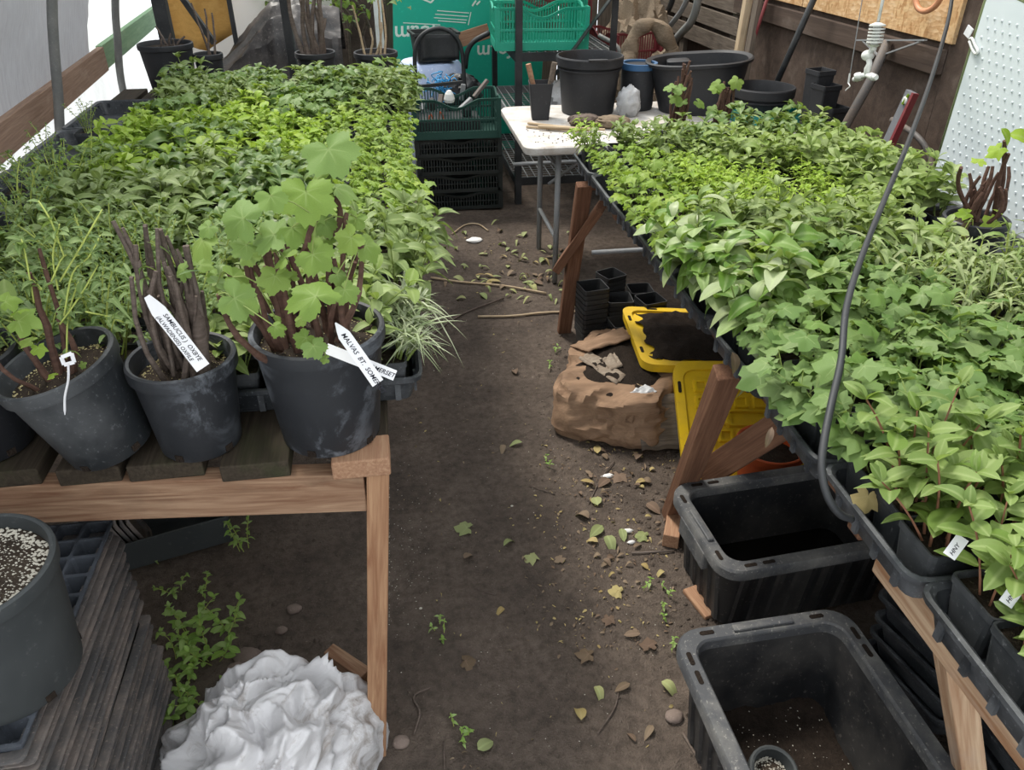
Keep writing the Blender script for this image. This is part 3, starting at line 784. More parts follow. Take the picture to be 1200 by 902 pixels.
# ---- big pot of vine cuttings
BP = Vector((-.157, 1.295, .83))
bp, _ = round_pot('nursery_pot', BP, .117, .093, .232, 'large black round pot packed with brown vine canes and big lobed leaves', 'pot', mat='dusty_pot_plastic', soil=.028, specks=420)
cb_n = 0
tops = []
for k in range(24):
    a = q.uniform(0, 6.283); r = .072*math.sqrt(q.random()); p0 = BP + Vector((r*math.cos(a)*1.0-.012, r*math.sin(a)*.8, .19))
    p1 = p0 + Vector((q.uniform(-.035, .03)+(p0.x-BP.x)*.5, q.uniform(-.03, .05), q.uniform(.13, .235)))
    b = MB(); pts = cane(b, p0, p1, q.uniform(.0045, .0075), q.uniform(.003, .005), q); b.build('cane', 'cane_bark', bp, smooth=50); tops.append(pts[-1])
for (xa, ya, xb, yb, d0, d1) in ((318, 425, 255, 345, 1.22, 1.12), (395, 400, 424, 285, 1.24, 1.22), (408, 420, 405, 255, 1.20, 1.22), (424, 290, 405, 250, 1.22, 1.22), (352, 310, 372, 255, 1.2, 1.18), (330, 410, 300, 330, 1.25, 1.2), (385, 280, 392, 230, 1.25, 1.25)):
    b = MB(); pts = cane(b, PY(xa, ya, d0), PY(xb, yb, d1), .006, .0035, q); b.build('cane', 'cane_bark', bp, smooth=50); tops.append(pts[-1])
VL = [(272,252,50),(310,277,44),(282,292,30),(322,237,32),(358,240,56),(365,210,34),(400,215,48),(392,187,54),(387,260,30),(352,272,38),(405,285,36),(437,288,34),(375,305,40),(360,338,56),(320,332,36),(338,322,18),(287,355,48),(282,327,34),(259,329,22),(409,345,30),(401,324,24),(380,275,32),(326,386,20),(351,376,18),(354,400,24),(370,411,26),(325,370,14),(379,421,12),(372,238,40),(345,222,30),(415,262,26),(330,300,30),(296,300,24)]
for (x, y, s) in VL:
    dep = 1.19 + q.uniform(-.05, .08) - (.07 if y > 330 else 0) + (.05 if y < 230 else 0)
    p = PY(x, y, dep); e = facing_leaf(p, s*1.12, 'vine', 'leaf_vine', bp, q)
    nt = min(tops, key=lambda w: (w-e).length); b = MB(); nt2 = nt if (nt-e).length < .12 else e + (BP+Vector((0,0,.25))-e).normalized()*.05
    b.tube([nt2, nt2.lerp(e, .5)+Vector((0, 0, .006)), e], .0012, 4); b.build('petiole', 'stem_green', bp)
# ---- middle pot, bundle of grey-brown stems
MP = Vector((-.404, 1.30, .83))
mp, _ = round_pot('nursery_pot', MP, .092, .074, .19, 'smaller black pot with a dusty band holding a tied bundle of grey elder stems', 'pot', mat='dusty_pot_plastic', soil=.034, specks=620)
for k in range(34):
    a = q.uniform(0, 6.283); r = .044*math.sqrt(q.random()); p0 = MP + Vector((r*math.cos(a)+.002, r*math.sin(a), .15))
    p1 = p0 + Vector((q.uniform(-.02, .02)+(p0.x-MP.x)*.3, q.uniform(-.02, .03), q.uniform(.14, .29)))
    b = MB(); pts = cane(b, p0, p1, q.uniform(.0035, .0065), q.uniform(.0026, .0042), q); o = b.build('cane', 'grey_bark', mp, smooth=50)
b = MB(); cane(b, MP+Vector((.035, -.02, .15)), MP+Vector((.045, 0, .31)), .014, .011, q, 9, .004); b.build('cane', 'grey_bark', mp, smooth=50)
for (x, y, s) in ((231,290,40),(240,270,24),(225,330,22),(248,322,20),(210,318,22),(240,308,26)):
    facing_leaf(PY(x, y, 1.29+q.uniform(-.04, .06)), s, 'vine', 'leaf_vine', mp, q)
for k in range(26):
    p = MP + Vector((q.uniform(-.09, .09), q.uniform(-.03, .08), q.uniform(.27, .37)))
    d = Vector((q.uniform(-1, 1), q.uniform(-1, 1), .3)); o = link('leaf', leaf_mesh('willow', q.randrange(3), 'leaf_fern'), None, mp)
    o.matrix_local = Matrix.Translation(-wloc(mp)) @ leaf_matrix(p, d, .045, q)
# ---- tilted pot with a few bare stems
TP = Vector((-.565, 1.30, .842))
T = Matrix.Rotation(R(-13), 4, 'Y') @ Matrix.Rotation(R(5), 4, 'X')
tp, _ = round_pot('nursery_pot', TP, .101, .078, .20, 'black pot leaning over sideways with two bare brown stems and a buckle tie', 'pot', mat='pot_plastic', tilt=T, soil=.032, specks=620)
def tl(x, y, z): return TP + (T @ Vector((x, y, z)))
for (x0, y0, dx, dy, h, r) in ((-.005, -.01, .0, .02, .20, .007), (-.015, -.015, -.02, .0, .15, .006), (.0, .005, .015, .03, .23, .005), (-.03, -.03, -.05, -.01, .12, .004), (.01, -.01, .015, .0, .12, .006)):
    b = MB(); cane(b, tl(x0, y0, .16), tl(x0, y0, .16)+Vector((dx, dy, h)), r, r*.6, q); b.build('cane', 'cane_bark', tp, smooth=50)
shoots = [[(75,370),(85,320),(105,300),(118,275)],[(60,330),(75,300),(95,300)],[(50,340),(40,330),(30,325)],[(70,380),(95,345),(115,310)],[(40,355),(30,300),(25,280)],[(75,300),(60,260),(45,235)],[(70,330),(100,280),(120,245)],[(78,420),(80,370),(92,330)],[(68,340),(62,300),(70,262)],[(100,365),(130,372),(150,380)]]
for s in shoots:
    b = MB(); pts = [PY(x, y, 1.25+.02*i) for i, (x, y) in enumerate(s)]; b.tube(smooth_path(pts, 4), [.0015]*(4*(len(pts)-1)) + [.0008], 5); b.build('shoot', 'stem_lime', tp, smooth='all')
    for k in range(9):
        i = q.random()*(len(pts)-1.01); p = pts[int(i)].lerp(pts[int(i)+1], i-int(i))
        o = link('leaf', leaf_mesh('small', q.randrange(2), 'leaf_fern'), None, tp); o.matrix_local = Matrix.Translation(-wloc(tp)) @ leaf_matrix(p, (q.uniform(-1, 1), q.uniform(-1, 1), q.uniform(-.2, .6)), q.uniform(.018, .032), q)
for (x, y, s) in ((32,378,36),(22,362,22),(14,352,26),(30,400,22),(46,412,18),(60,440,14)):
    facing_leaf(PY(x, y, 1.2), s, 'currant', 'leaf_currant_young', tp, q)
facing_leaf(tl(.05, -.02, .185), 10, 'vine', 'leaf_vine', tp, q)
# ---- pot cut by the left edge of the frame
LP = Vector((-.81, 1.35, .832))
lp, _ = round_pot('nursery_pot', LP, .105, .085, .20, 'black round pot at the far end of the row beside the leaning pot', 'pot', mat='dark_pot_plastic', soil=.03, specks=160)
for k in range(5):
    b = MB(); p0 = LP + Vector((q.uniform(-.03, .03), q.uniform(-.03, .03), .16)); cane(b, p0, p0+Vector((q.uniform(-.04, .04), .02, q.uniform(.12, .2))), .006, .004, q); b.build('cane', 'grey_bark', lp, smooth=50)
for k in range(12):
    facing_leaf(LP + Vector((q.uniform(-.08, .12), q.uniform(-.05, .1), q.uniform(.24, .38))), q.uniform(28, 44), 'oval', 'leaf_oval', lp, q)

# ================================================================== written tags
def text_mesh(s, size, shear=.25):
    cu = bpy.data.curves.new('lettering', 'FONT'); cu.body = s; cu.size = size; cu.shear = shear; cu.resolution_u = 2; cu.offset = size*.012
    o = bpy.data.objects.new('lettering_tmp', cu); C.objects.link(o)
    dg = bpy.context.evaluated_depsgraph_get(); me = bpy.data.meshes.new_from_object(o.evaluated_get(dg))
    bpy.data.objects.remove(o); bpy.data.curves.remove(cu); return me
def plant_tag(p0, p1, width, facing, bow, lines, label, parent=None, taper=0):
    p0 = Vector(p0); p1 = Vector(p1); d = p1-p0; L = d.length; d.normalize(); n = Vector(facing); n = (n - d*n.dot(d)).normalized(); w = n.cross(d)
    def cpt(t): return p0 + d*(L*t) + n*(bow*4*t*(1-t))
    t = thing('plant_tag', p0, label, 'tag', 'written plant tags') if parent is None else parent
    b = MB(); K = 10
    vs = []
    for i in range(K+1):
        u = i/K; hw = width/2*(1-taper*max(0, .18-u)/.18)
        for s in (-1, 1): vs.append(cpt(u)+w*hw*s)
    m = len(vs); vs += [v - n*.0006 for v in vs]
    fs = []
    for i in range(K):
        a = 2*i; fs += [(a, a+2, a+3, a+1), (m+a, m+a+1, m+a+3, m+a+2), (a, m+a, m+a+2, a+2), (a+1, a+3, m+a+3, m+a+1)]
    fs += [(0, 1, m+1, m), (2*K, m+2*K, m+2*K+1, 2*K+1)]
    b.add(vs, fs); card = b.build('card', 'label_card', t)
    for (txt, size, u0, v0) in lines:
        me = text_mesh(txt, size)
        off = wloc(t)
        for v in me.vertices:
            u = (u0*L + v.co.x)/L; v.co = cpt(u) + w*(v0 + v.co.y) + n*.0005 - off
        me.materials.clear(); me.materials.append(M_['ink']); o = bpy.data.objects.new('lettering', me); C.objects.link(o); o.parent = t
    return t
fc = Vector((.15, -1.0, .55))
plant_tag(PY(393, 378, 1.145), PY(443, 449, 1.105), .021, fc, .004, [('MALVAS  BT.  SOMERSET', .0108, .17, -.004)], 'white written tag on the big vine pot, drooping over its rim', taper=.9)
plant_tag(PY(382, 408, 1.175), PY(463, 440, 1.135), .018, fc, .008, [('C.  SOMERSET', .0105, .47, -.004)], 'white written tag crossing behind another on the big vine pot')
plant_tag(PY(172, 347, 1.215), PY(238, 431, 1.175), .024, fc, -.006, [('SAMBUCUS )  OXBYE', .0098, .26, .0010), ('(ALWADENSIS) OXFILE', .0086, .24, -.0095)], 'long white written tag hanging on the bundle of elder stems', taper=.6)
tt = thing('plant_tag', PY(78, 420, 1.17), 'white buckle tie hanging from a stem of the leaning pot', 'tag', 'written plant tags')
b = MB(); 
pa, pb, pc, pd = [PY(x, y, 1.17) for (x, y) in ((70, 418), (85, 412), (89, 425), (74, 429))]
mid = (pa+pb+pc+pd)/4
for (u, v) in ((pa, pb), (pb, pc), (pc, pd), (pd, pa)): b.bar(u.lerp(mid, .2), v.lerp(mid, .2), .006, .0012, (0, -1, .5))
b.build('buckle', 'label_card', tt)
b = MB(); b.tube(smooth_path([PY(80, 425, 1.168), PY(80, 445, 1.165), PY(76, 465, 1.165), PY(76, 486, 1.163)], 4), [.0018]*12+[.0006], 5); b.build('tail', 'label_card', tt)
plant_tag(PY(172, 412, 1.42), PY(166, 396, 1.42), .022, fc, 0, [], 'small pale printed tag between two pots at the front of the bench')
for (x, y, lab) in ((1178, 708, 'small white tag in a honeysuckle pot near the bench end'), (1112, 652, 'white tag tucked under honeysuckle leaves beside the yellowed leaf')):
    p = PZ(x, y, .985); plant_tag(p, p + Vector((.02, .01, .022)), .017, (-.3, -.8, .6), 0, [('HNY', .008, .1, -.003)], lab)
p = PY(783, 298, 2.0); plant_tag(p, p+Vector((0, .005, .03)), .006, (0, -1, .3), 0, [], 'thin white marker standing in a pot at the aisle edge')
p = PY(980, 402, 1.5); plant_tag(p, p+Vector((0, .005, .03)), .011, (0, -1, .3), 0, [], 'pale marker among the seedlings under the hanging cable')

# ================================================================== under and before the left bench
# stack of nested cell trays
SX, SY = -.775, 1.10
def cell_tray_mb(full):
    b = MB(); HX, HY = .135, .265
    b.rrect([(HX-.012, HY-.012, -.021, .008), (HX-.006, HY-.006, -.004, .008), (HX, HY, -.003, .01), (HX, HY, 0, .01), (HX-.004, HY-.004, .001, .01)], k=2)
    if not full:
        b.rrect([(HX-.004, HY-.004, .001, .01), (HX-.02, HY-.02, .001, .008), (HX-.02, HY-.02, -.02, .008)], k=2)
        return b
    nx, ny = 5, 10; cx = 2*(HX-.004)/nx; cy = 2*(HY-.004)/ny
    for i in range(nx):
        for j in range(ny):
            x = -HX+.004+cx*(i+.5); y = -HY+.004+cy*(j+.5); M = Matrix.Translation((x, y, 0))
            b.rrect([(cx/2, cy/2, .001, .0005), (cx/2-.0022, cy/2-.0022, .001, .006), (cx/2-.0035, cy/2-.0035, -.002, .006), (cx/2-.009, cy/2-.009, -.046, .005)], cap1=True, k=2, M=M)
    return b
full_me = cell_tray_mb(True).mesh('cell_tray'); full_me.materials.append(M_['cell_tray_plastic'])
rim_me = cell_tray_mb(False).mesh('cell_tray_nested'); rim_me.materials.append(M_['old_tray_plastic'])
NT_ = 30
for k in range(NT_):
    z = .022+.0198*k; top = k == NT_-1
    o = link('cell_tray', full_me if top else rim_me, None); o.location = (SX+q.uniform(-.006, .006)+(.006 if k % 5 == 0 else 0), SY+q.uniform(-.008, .008), z+(.004 if top else 0)); o.rotation_euler = (0, 0, R(q.uniform(-1.2, 1.2)))
    tag(o, 'grey-blue plastic cell tray with empty square cells on top of the tall stack' if top else 'old grey cell tray nested in the tall stack in front of the bench', 'tray', None if top else 'nested cell trays in the tall stack')
stack_top = .022+.0198*(NT_-1)+.004
# big grey pot of gritty mix standing on the stack
GP = Vector((-.705, .985, stack_top+.001))
gp, _ = round_pot('nursery_pot', GP, .128, .108, .245, 'big dark grey pot full of pale gritty perlite mix on the tall tray stack', 'pot', mat='grey_pot_plastic', soil=.022, specks=2000, speckmat='perlite', n=56)
# white crumpled bag
b = MB()
def ridge(p): return 1-2.3*abs(noise.noise(p))
def bagfn(u, v):
    th = 2*math.pi*u; ph = math.pi*.5*v
    base = Vector((math.cos(th)*math.cos(ph), math.sin(th)*math.cos(ph), math.sin(ph)))
    rx = .235*(1+.12*math.sin(3*th+.6)); ry = .20*(1+.12*math.cos(2*th))
    w = Vector((noise.noise(base*1.6+Vector((7, 0, 0))), noise.noise(base*1.6+Vector((0, 9, 0))), noise.noise(base*1.6)))*.55
    p = base*1.5 + w
    nn = .15*ridge(p*.9+Vector((3, 1, 0))) + .085*ridge(p*1.9) + .04*ridge(p*4.1+Vector((0, 4, 0))) + .012*ridge(p*9)
    k = .84+nn
    x = base.x*rx*k; y = base.y*ry*k; z = .34*math.sin(ph)**.75*(.74+nn*1.1)*(1+.22*base.x)
    if base.x < -.1: z *= 1-.35*min(1, (-.1-base.x)*2)
    return (-.405+x*1.06, 1.11+y, max(.0, z))
b.grid(190, 64, bagfn)
bag = b.build('plastic_bag', 'white_film_bag', smooth='all'); tag(bag, 'crumpled dirty white plastic bag heaped on the ground beside the bench leg', 'bag')
# grey gutter holding a few trays, lying under the bench
gt = thing('gutter_box', (-.75, 1.9, 0), 'grey plastic trough lying on the soil under the timber bench', 'trough')
ga, gb_ = PZ(150, 668, .02), PZ(262, 636, .02)
dv = (gb_-ga).normalized(); ga = ga - dv*.25; gb_ = gb_ + dv*.03
nrm = Vector((-dv.y, dv.x, 0))
b = MB()
b.bar(ga+Vector((0,0,.05)), gb_+Vector((0,0,.05)), .006, .10); b.bar(ga+nrm*.16+Vector((0,0,.05)), gb_+nrm*.16+Vector((0,0,.05)), .006, .10)
b.bar(ga+nrm*.08+Vector((0,0,.004)), gb_+nrm*.08+Vector((0,0,.004)), .16, .006); b.bar(gb_+Vector((0,0,.05)), gb_+nrm*.16+Vector((0,0,.05)), .006, .10)
b.build('trough_body', 'grey_pot_plastic', gt, bevel=.002)
for k in range(9):
    p = ga + dv*(.16+.017*k) + nrm*.08 + Vector((0, 0, .085)); b = MB()
    Mx, _ = bar_matrix(p, p+dv); b.rrect([(.06, .04, 0, .012), (.066, .045, .012, .012), (.066, .045, .014, .012), (.058, .038, .012, .012)], cap0=True, k=2, M=Mx @ Matrix.Rotation(R(72), 4, 'Y'))
    o = b.build('seed_tray', 'old_tray_plastic', smooth=30); tag(o, 'small grey seed tray standing on edge in the trough', 'tray', 'seed trays in the trough')
# weeds under the bench
def weed(p, n, h, sp, label, kind='small', mat='leaf_weed', size=.028):
    t = thing('weed', p, label, 'weed', 'weeds under the bench')
    lv, sb = grow(q, kind, n, h, sp, size, 4, per=2, first=.3, tiltup=.25, wob=.6, r=.0012)
    sb.v = [(a, c_, d) for a, c_, d in sb.v]; sb.build('stems', 'stem_lime', t, local=True)
    for (k, i, M) in lv: o = link('leaf', leaf_mesh(k, i, mat), None, t); o.matrix_local = M
    return t
for (x, y, n, h, sp, s) in ((215,790,5,.10,.10,.035),(250,770,5,.12,.10,.04),(225,740,4,.10,.09,.035),(245,830,4,.07,.08,.03),(270,735,3,.09,.07,.035),(215,830,4,.08,.07,.035),(285,640,4,.12,.08,.03),(205,690,3,.05,.05,.02),(235,690,2,.05,.04,.02),(190,655,2,.05,.04,.02),(210,770,3,.09,.06,.03)):
    p = PZ(x, y, .01); p.z = gz(p.x, p.y)-.004; weed(p, n, h, sp, 'pale green leafy weed sprouting from the dark soil under the bench', 'oval' if s > .03 else 'small', size=s)
# ================================================================== storage totes beside and under the right bench
def tote(loc, rz, L, W, H, label, ribs=True):
    t = thing('storage_tote', loc, label, 'tote', 'black storage totes', rz)
    hx, hy = L/2, W/2
    b = MB()
    b.rrect([(hx-.055, hy-.055, .003, .045), (hx-.030, hy-.030, H-.03, .05), (hx-.012, hy-.012, H-.03, .06), (hx-.010, hy-.010, H-.006, .06)], cap0=True, k=5)
    b.rrect([(hx-.040, hy-.040, H-.004, .045), (hx-.040, hy-.040, H-.05, .045), (hx-.062, hy-.062, .008, .04)], cap1=True, k=5)
    b.build('tote_body', 'tote_plastic', t, smooth=35, local=True)
    b = MB()
    b.rrect([(hx-.012, hy-.012, H-.035, .06), (hx, hy, H-.032, .065), (hx, hy, H-.006, .065), (hx-.004, hy-.004, H, .062), (hx-.036, hy-.036, H, .045), (hx-.041, hy-.041, H-.006, .043), (hx-.041, hy-.041, H-.03, .043)], k=6)
    rim = b.build('rim', 'tote_rim_plastic', t, smooth=35, local=True)
    sl = []
    for sx in (-1, 1):
        for y in (-hy*.62, hy*.62): sl.append((sx*(hx-.020), y, .011, .035))
    for sy in (-1, 1):
        for x in (-hx*.72, -hx*.55, hx*.55, hx*.72): sl.append((x, sy*(hy-.020), .035, .011))
    for (x, y, a, c_) in sl:
        b = MB(); b.rrect([(a/2, c_/2, H-.0015, .005), (a/2, c_/2, H+.0012, .005)], cap0=True, cap1=True, k=3, M=Matrix.Translation((x, y, 0)))
        b.build('rim_slot', 'black_soil', rim, local=True)
    for sx in (-1, 1):                                   # raised grip on the short sides
        b = MB(); b.box((sx*(hx-.008), 0, H-.055), (.02, W*.42, .06)); b.box((sx*(hx-.022), 0, H+.004), (.018, W*.34, .008))
        b.build('grip', 'tote_rim_plastic', t, local=True, bevel=.004)
    for k in range(9):
        x = -hx+.09+k*(L-.18)/8
        for sy in (-1, 1):
            b = MB(); b.add([(x-.014, sy*(hy-.056), .01), (x+.014, sy*(hy-.056), .01), (x+.014, sy*(hy-.031), H-.035), (x-.014, sy*(hy-.031), H-.035), (x-.008, sy*(hy-.048), .01), (x+.008, sy*(hy-.048), .01), (x+.008, sy*(hy-.023), H-.035), (x-.008, sy*(hy-.023), H-.035)], [(0,1,5,4),(3,7,6,2),(0,4,7,3),(1,2,6,5),(4,5,6,7)]); b.build('rib', 'tote_plastic', t, local=True)
    for k in range(5):
        y = -hy+.09+k*(W-.18)/4
        for sx in (-1, 1):
            b = MB(); b.add([(sx*(hx-.056), y-.014, .01), (sx*(hx-.056), y+.014, .01), (sx*(hx-.031), y+.014, H-.035), (sx*(hx-.031), y-.014, H-.035), (sx*(hx-.048), y-.008, .01), (sx*(hx-.048), y+.008, .01), (sx*(hx-.023), y+.008, H-.035), (sx*(hx-.023), y-.008, H-.035)], [(0,1,5,4),(3,7,6,2),(0,4,7,3),(1,2,6,5),(4,5,6,7)]); b.build('rib', 'tote_plastic', t, local=True)
    return t
t1 = tote((1.03, 1.52, 0), R(4), .60, .37, .27, 'black plastic storage tote with dark water in it standing behind another tote')
b = MB(); b.rrect([(.245, .13, .05, .04)], cap0=False, cap1=True, k=4); 
wt = NT('dark_water'); wt.col((.006, .005, .004)); wt.set(.06, 0, .5)
b.build('water', 'dark_water', t1, local=True)
t2 = tote((.765, .86, 0), R(91.5), .58, .435, .30, 'black plastic storage tote with loose soil in the bottom nearest the path end')
b = MB(); b.grid(26, 20, lambda u, v: ((u-.5)*.478, (v-.5)*.333, .035+.03*noise.noise(Vector((u*4, v*4, 3)))+.012*noise.noise(Vector((u*14, v*14, 3)))+.02*u))
b.build('loose_soil', 'black_soil', t2, smooth='all', local=True)
b = MB()
for k in range(160):
    b.sphere(((q.random()-.5)*.42, (q.random()-.5)*.28, .055+.02*q.random()), q.uniform(.0007, .002), 4, 2)
g = b.build('perlite_grains', 'perlite', t2, local=True); g['kind'] = 'stuff'
# small scoop pot lying in the tote
SPo = PZ(898, 905, .10); SPo.z = .055
sp_, _ = round_pot('nursery_pot', SPo, .048, .034, .095, 'small cracked grey pot of perlite mix standing in the tote', 'pot', mat='grey_pot_plastic', tilt=Matrix.Rotation(R(14), 4, 'X'), soil=.03, specks=420, speckmat='perlite', n=24, holes=False)
b = MB(); b.grid(8, 6, lambda u, v: (.76+.10*u, .72+.08*v, .075+.02*noise.noise(Vector((u*3, v*3, 1)))))
cl = b.build('coir_lump', 'burlap', smooth='all', solid=.03); tag(cl, 'brown fibrous coir lump lying in the soil of the tote', 'coir')
# trays stacked on their sides under the bench
for k in range(7):
    o = link('stacked_tray', tray_me, None); o.location = (1.30, .86, .04+.052*k); o.rotation_euler = (R(q.uniform(-2, 2)), R(q.uniform(-2, 2)), R(88+q.uniform(-3, 3)))
    tag(o, 'black plastic tray in the low stack under the trestle bench', 'tray', 'trays stacked under the trestle bench')
for k in range(4):
    o = link('stacked_tray', tray_me, None); o.location = (1.36, 1.06+.005*k, .06+.055*k); o.rotation_euler = (R(-8), R(3), R(4+q.uniform(-3, 3)))
    tag(o, 'dusty black tray lying slanted behind the low tray stack', 'tray', 'slanted trays under the trestle bench')

# ================================================================== torn soil sack, yellow lids, pot stacks
sk = thing('soil_sack', (.82, 2.5, 0), 'torn brown paper soil sack lying open on the ground with soil spilling on it', 'sack')
def sackfn(u, v):
    # u around, v from the ground up and over to the opening
    th = 2*math.pi*u; ex = .30; cx, cy = .83, 2.53
    c_, s_ = math.cos(th), math.sin(th); k = 1/max(abs(c_)**5 + abs(s_)**5, 1e-6)**(1/5)
    prof = [(1.0, 0), (1.08, .03), (1.05, .09), (1.0, .15), (.93, .178), (.80, .182), (.55, .176)]
    f = v*(len(prof)-1); i = min(len(prof)-2, int(f)); a = f-i
    rr_ = prof[i][0]*(1-a)+prof[i+1][0]*a; zz = prof[i][1]*(1-a)+prof[i+1][1]*a
    lx, ly = c_*k*.205*rr_, s_*k*.29*rr_
    an = R(28); x = cx + lx*math.cos(an)+ly*math.sin(an); y = cy - lx*math.sin(an)+ly*math.cos(an)
    n1 = noise.noise(Vector((x*7, y*7, zz*9))); n2 = 1-abs(noise.noise(Vector((x*13, y*13, zz*20+5))))*2
    s = .024*n1+.022*n2
    zz *= 1.0 - .25*max(0, (y-2.5)*1.2)
    return (x + c_*s, y + s_*s, max(0, zz + s*.8*min(1, v*3)))
b = MB(); b.grid(90, 26, sackfn); b.build('paper', 'paper_brown', sk, smooth=40)
b = MB()
def smound(u, v):
    th = 2*math.pi*u; r = v; an = R(28); kk = 1/max(abs(math.cos(th))**4 + abs(math.sin(th))**4, 1e-6)**.25; lx, ly = math.cos(th)*.175*r*kk, math.sin(th)*.25*r*kk
    x = .83+lx*math.cos(an)+ly*math.sin(an); y = 2.53-lx*math.sin(an)+ly*math.cos(an)
    if r > .6: r2 = r+.12*noise.noise(Vector((x*14, y*14, 3)))
    return (x, y, (.172 if y > 2.42 else .178)+.030*(1-r**3)+.010*noise.noise(Vector((x*25, y*25, 0))))
b.grid(40, 14, smound); b.build('soil', 'black_soil', sk, smooth='all')
def paper_piece(pts, mat, name, parent, th=.003, nseed=0):
    b = MB(); P = [Vector(p) for p in pts]
    b.grid(10, 8, lambda u, v: (P[0].lerp(P[1], u)).lerp(P[3].lerp(P[2], u), v) + Vector((0, 0, .012*noise.noise(Vector((u*4, v*4, nseed))))))
    return b.build(name, mat, parent, smooth=40, solid=th)
paper_piece([PZ(678, 420, .20), PZ(692, 411, .20), PZ(735, 440, .20), PZ(722, 450, .20)], 'shingle_paper', 'torn_paper_strip', sk)
paper_piece([PZ(700, 432, .19), PZ(745, 450, .195), PZ(770, 458, .19), PZ(750, 456, .19)], 'stick_wood', 'torn_paper_strip', sk, .004, 3)
paper_piece([PZ(706, 420, .21), PZ(720, 413, .22), PZ(730, 428, .21), PZ(714, 435, .2)], 'shingle_paper', 'torn_paper_strip', sk, .004, 6)
paper_piece([PZ(668, 405, .19), PZ(730, 384, .22), PZ(740, 396, .22), PZ(690, 412, .21)], 'paper_brown', 'torn_paper_strip', sk, .006, 8)
cb_ = paper_piece([PZ(738, 460, .20), PZ(756, 450, .21), PZ(770, 458, .2), PZ(752, 466, .19)], 'clear_bag', 'plastic_scrap', sk, .002, 4)
paper_piece([PZ(745, 470, .17), PZ(800, 458, .17), PZ(800, 525, .02), PZ(752, 528, .02)], 'grey_wood', 'wet_paper_flap', sk, .006, 21)
paper_piece([PZ(690, 515, .02), PZ(735, 524, .02), PZ(745, 480, .165), PZ(700, 468, .17)], 'paper_brown', 'torn_paper_flap', sk, .006, 25)

def lid(name, M, L, W, label, soil=False, underside=True):
    t = thing(name, (0, 0, 0), label, 'lid', 'yellow tote lids'); t.matrix_local = M
    b = MB(); hx, hy = L/2, W/2
    b.rrect([(hx, hy, .035, .05), (hx+.004, hy+.004, .0, .05), (hx-.03, hy-.03, 0, .04), (hx-.034, hy-.034, .012, .04)], k=5)
    b.rrect([(hx-.004, hy-.004, .035, .05), (hx-.002, hy-.002, .004, .05)], k=5)
    b.build('lid_rim', 'yellow_plastic', t, smooth=35, local=True)
    b = MB(); b.rrect([(hx-.03, hy-.03, .010, .04), (hx-.03, hy-.03, .014, .04)], cap0=True, cap1=True, k=5); b.build('lid_panel', 'yellow_plastic', t, local=True)
    for (x, y, a, c_) in ((-hx*.55, -hy+.014, .045, .012), (hx*.55, -hy+.014, .045, .012), (-hx+.014, hy*.55, .012, .045), (-hx+.014, -hy*.55, .012, .045)):
        b = MB(); b.rrect([(a/2, c_/2, -.0015, .005), (a/2, c_/2, .002, .005)], cap0=True, cap1=True, k=3, M=Matrix.Translation((x, y, 0))); b.build('slot', 'black_soil', t, local=True)
    if underside:
        nx, ny = 6, 5
        for i in range(nx):
            for j in range(ny):
                if (i in (2, 3) and j == 2): continue
                cx = (i-(nx-1)/2)*(L-.12)/nx; cy = (j-(ny-1)/2)*(W-.12)/ny
                b = MB(); a = (L-.12)/nx*.5-.006; c_ = (W-.12)/ny*.5-.006
                b.rrect([(a, c_, .010, .006), (a-.004, c_-.004, -.002, .006), (a-.012, c_-.012, -.002, .004), (a-.014, c_-.014, .008, .004)], k=2, M=Matrix.Translation((cx, cy, 0)))
                b.build('rib_cell', 'yellow_plastic', t, smooth=30, local=True)
        b = MB(); b.rrect([(.11, .035, .009, .02), (.10, .03, -.006, .02), (.09, .024, -.006, .015), (.085, .02, .008, .012)], k=4); b.build('stiffener', 'yellow_plastic', t, smooth=35, local=True)
    if soil:
        b = MB(); b.grid(36, 28, lambda u, v: ((u-.5)*(L-.10)*(1+.13*noise.noise(Vector((v*7, u*3, 4)))), (v-.5)*(W-.09)*(1+.13*noise.noise(Vector((u*7, v*3, 8)))), .006-.024*min(1, 8*min(u, 1-u, v, 1-v))-.02*noise.noise(Vector((u*5, v*5, 2)))-.01*noise.noise(Vector((u*18, v*18, 2)))))
        b.build('soil', 'black_soil', t, smooth='all', local=True)
    return t
# flat lid, upside down with soil on it
c0 = PZ(766, 437, .225)
Mflat = Matrix.Translation((c0.x+.275, c0.y+.25, .225)) @ Matrix.Rotation(R(-6), 4, 'Z') @ Matrix.Rotation(R(4), 4, 'Y') @ Matrix.Rotation(R(180), 4, 'X')
lid('tote_lid', Mflat, .56, .48, 'yellow tote lid lying flat and covered with black soil', soil=True, underside=False)
# leaning lid with ribbed underside to the aisle
pa = PZ(803, 560, .0); ptop = PZ(789, 424, .26); ex = Vector((1, -.10, .0)).normalized(); ey = (ptop-pa); Wd = ey.length; ey.normalize(); ex = (ex - ey*ex.dot(ey)).normalized(); ez = ex.cross(ey)
ctr = pa + ex*.27 + ey*Wd/2
Ml = Matrix(((ex.x, ey.x, -ez.x, ctr.x), (ex.y, ey.y, -ez.y, ctr.y), (ex.z, ey.z, -ez.z, ctr.z), (0, 0, 0, 1)))
lid('tote_lid', Ml, .54, Wd, 'yellow tote lid with ribbed underside leaning beside the trestle leg')
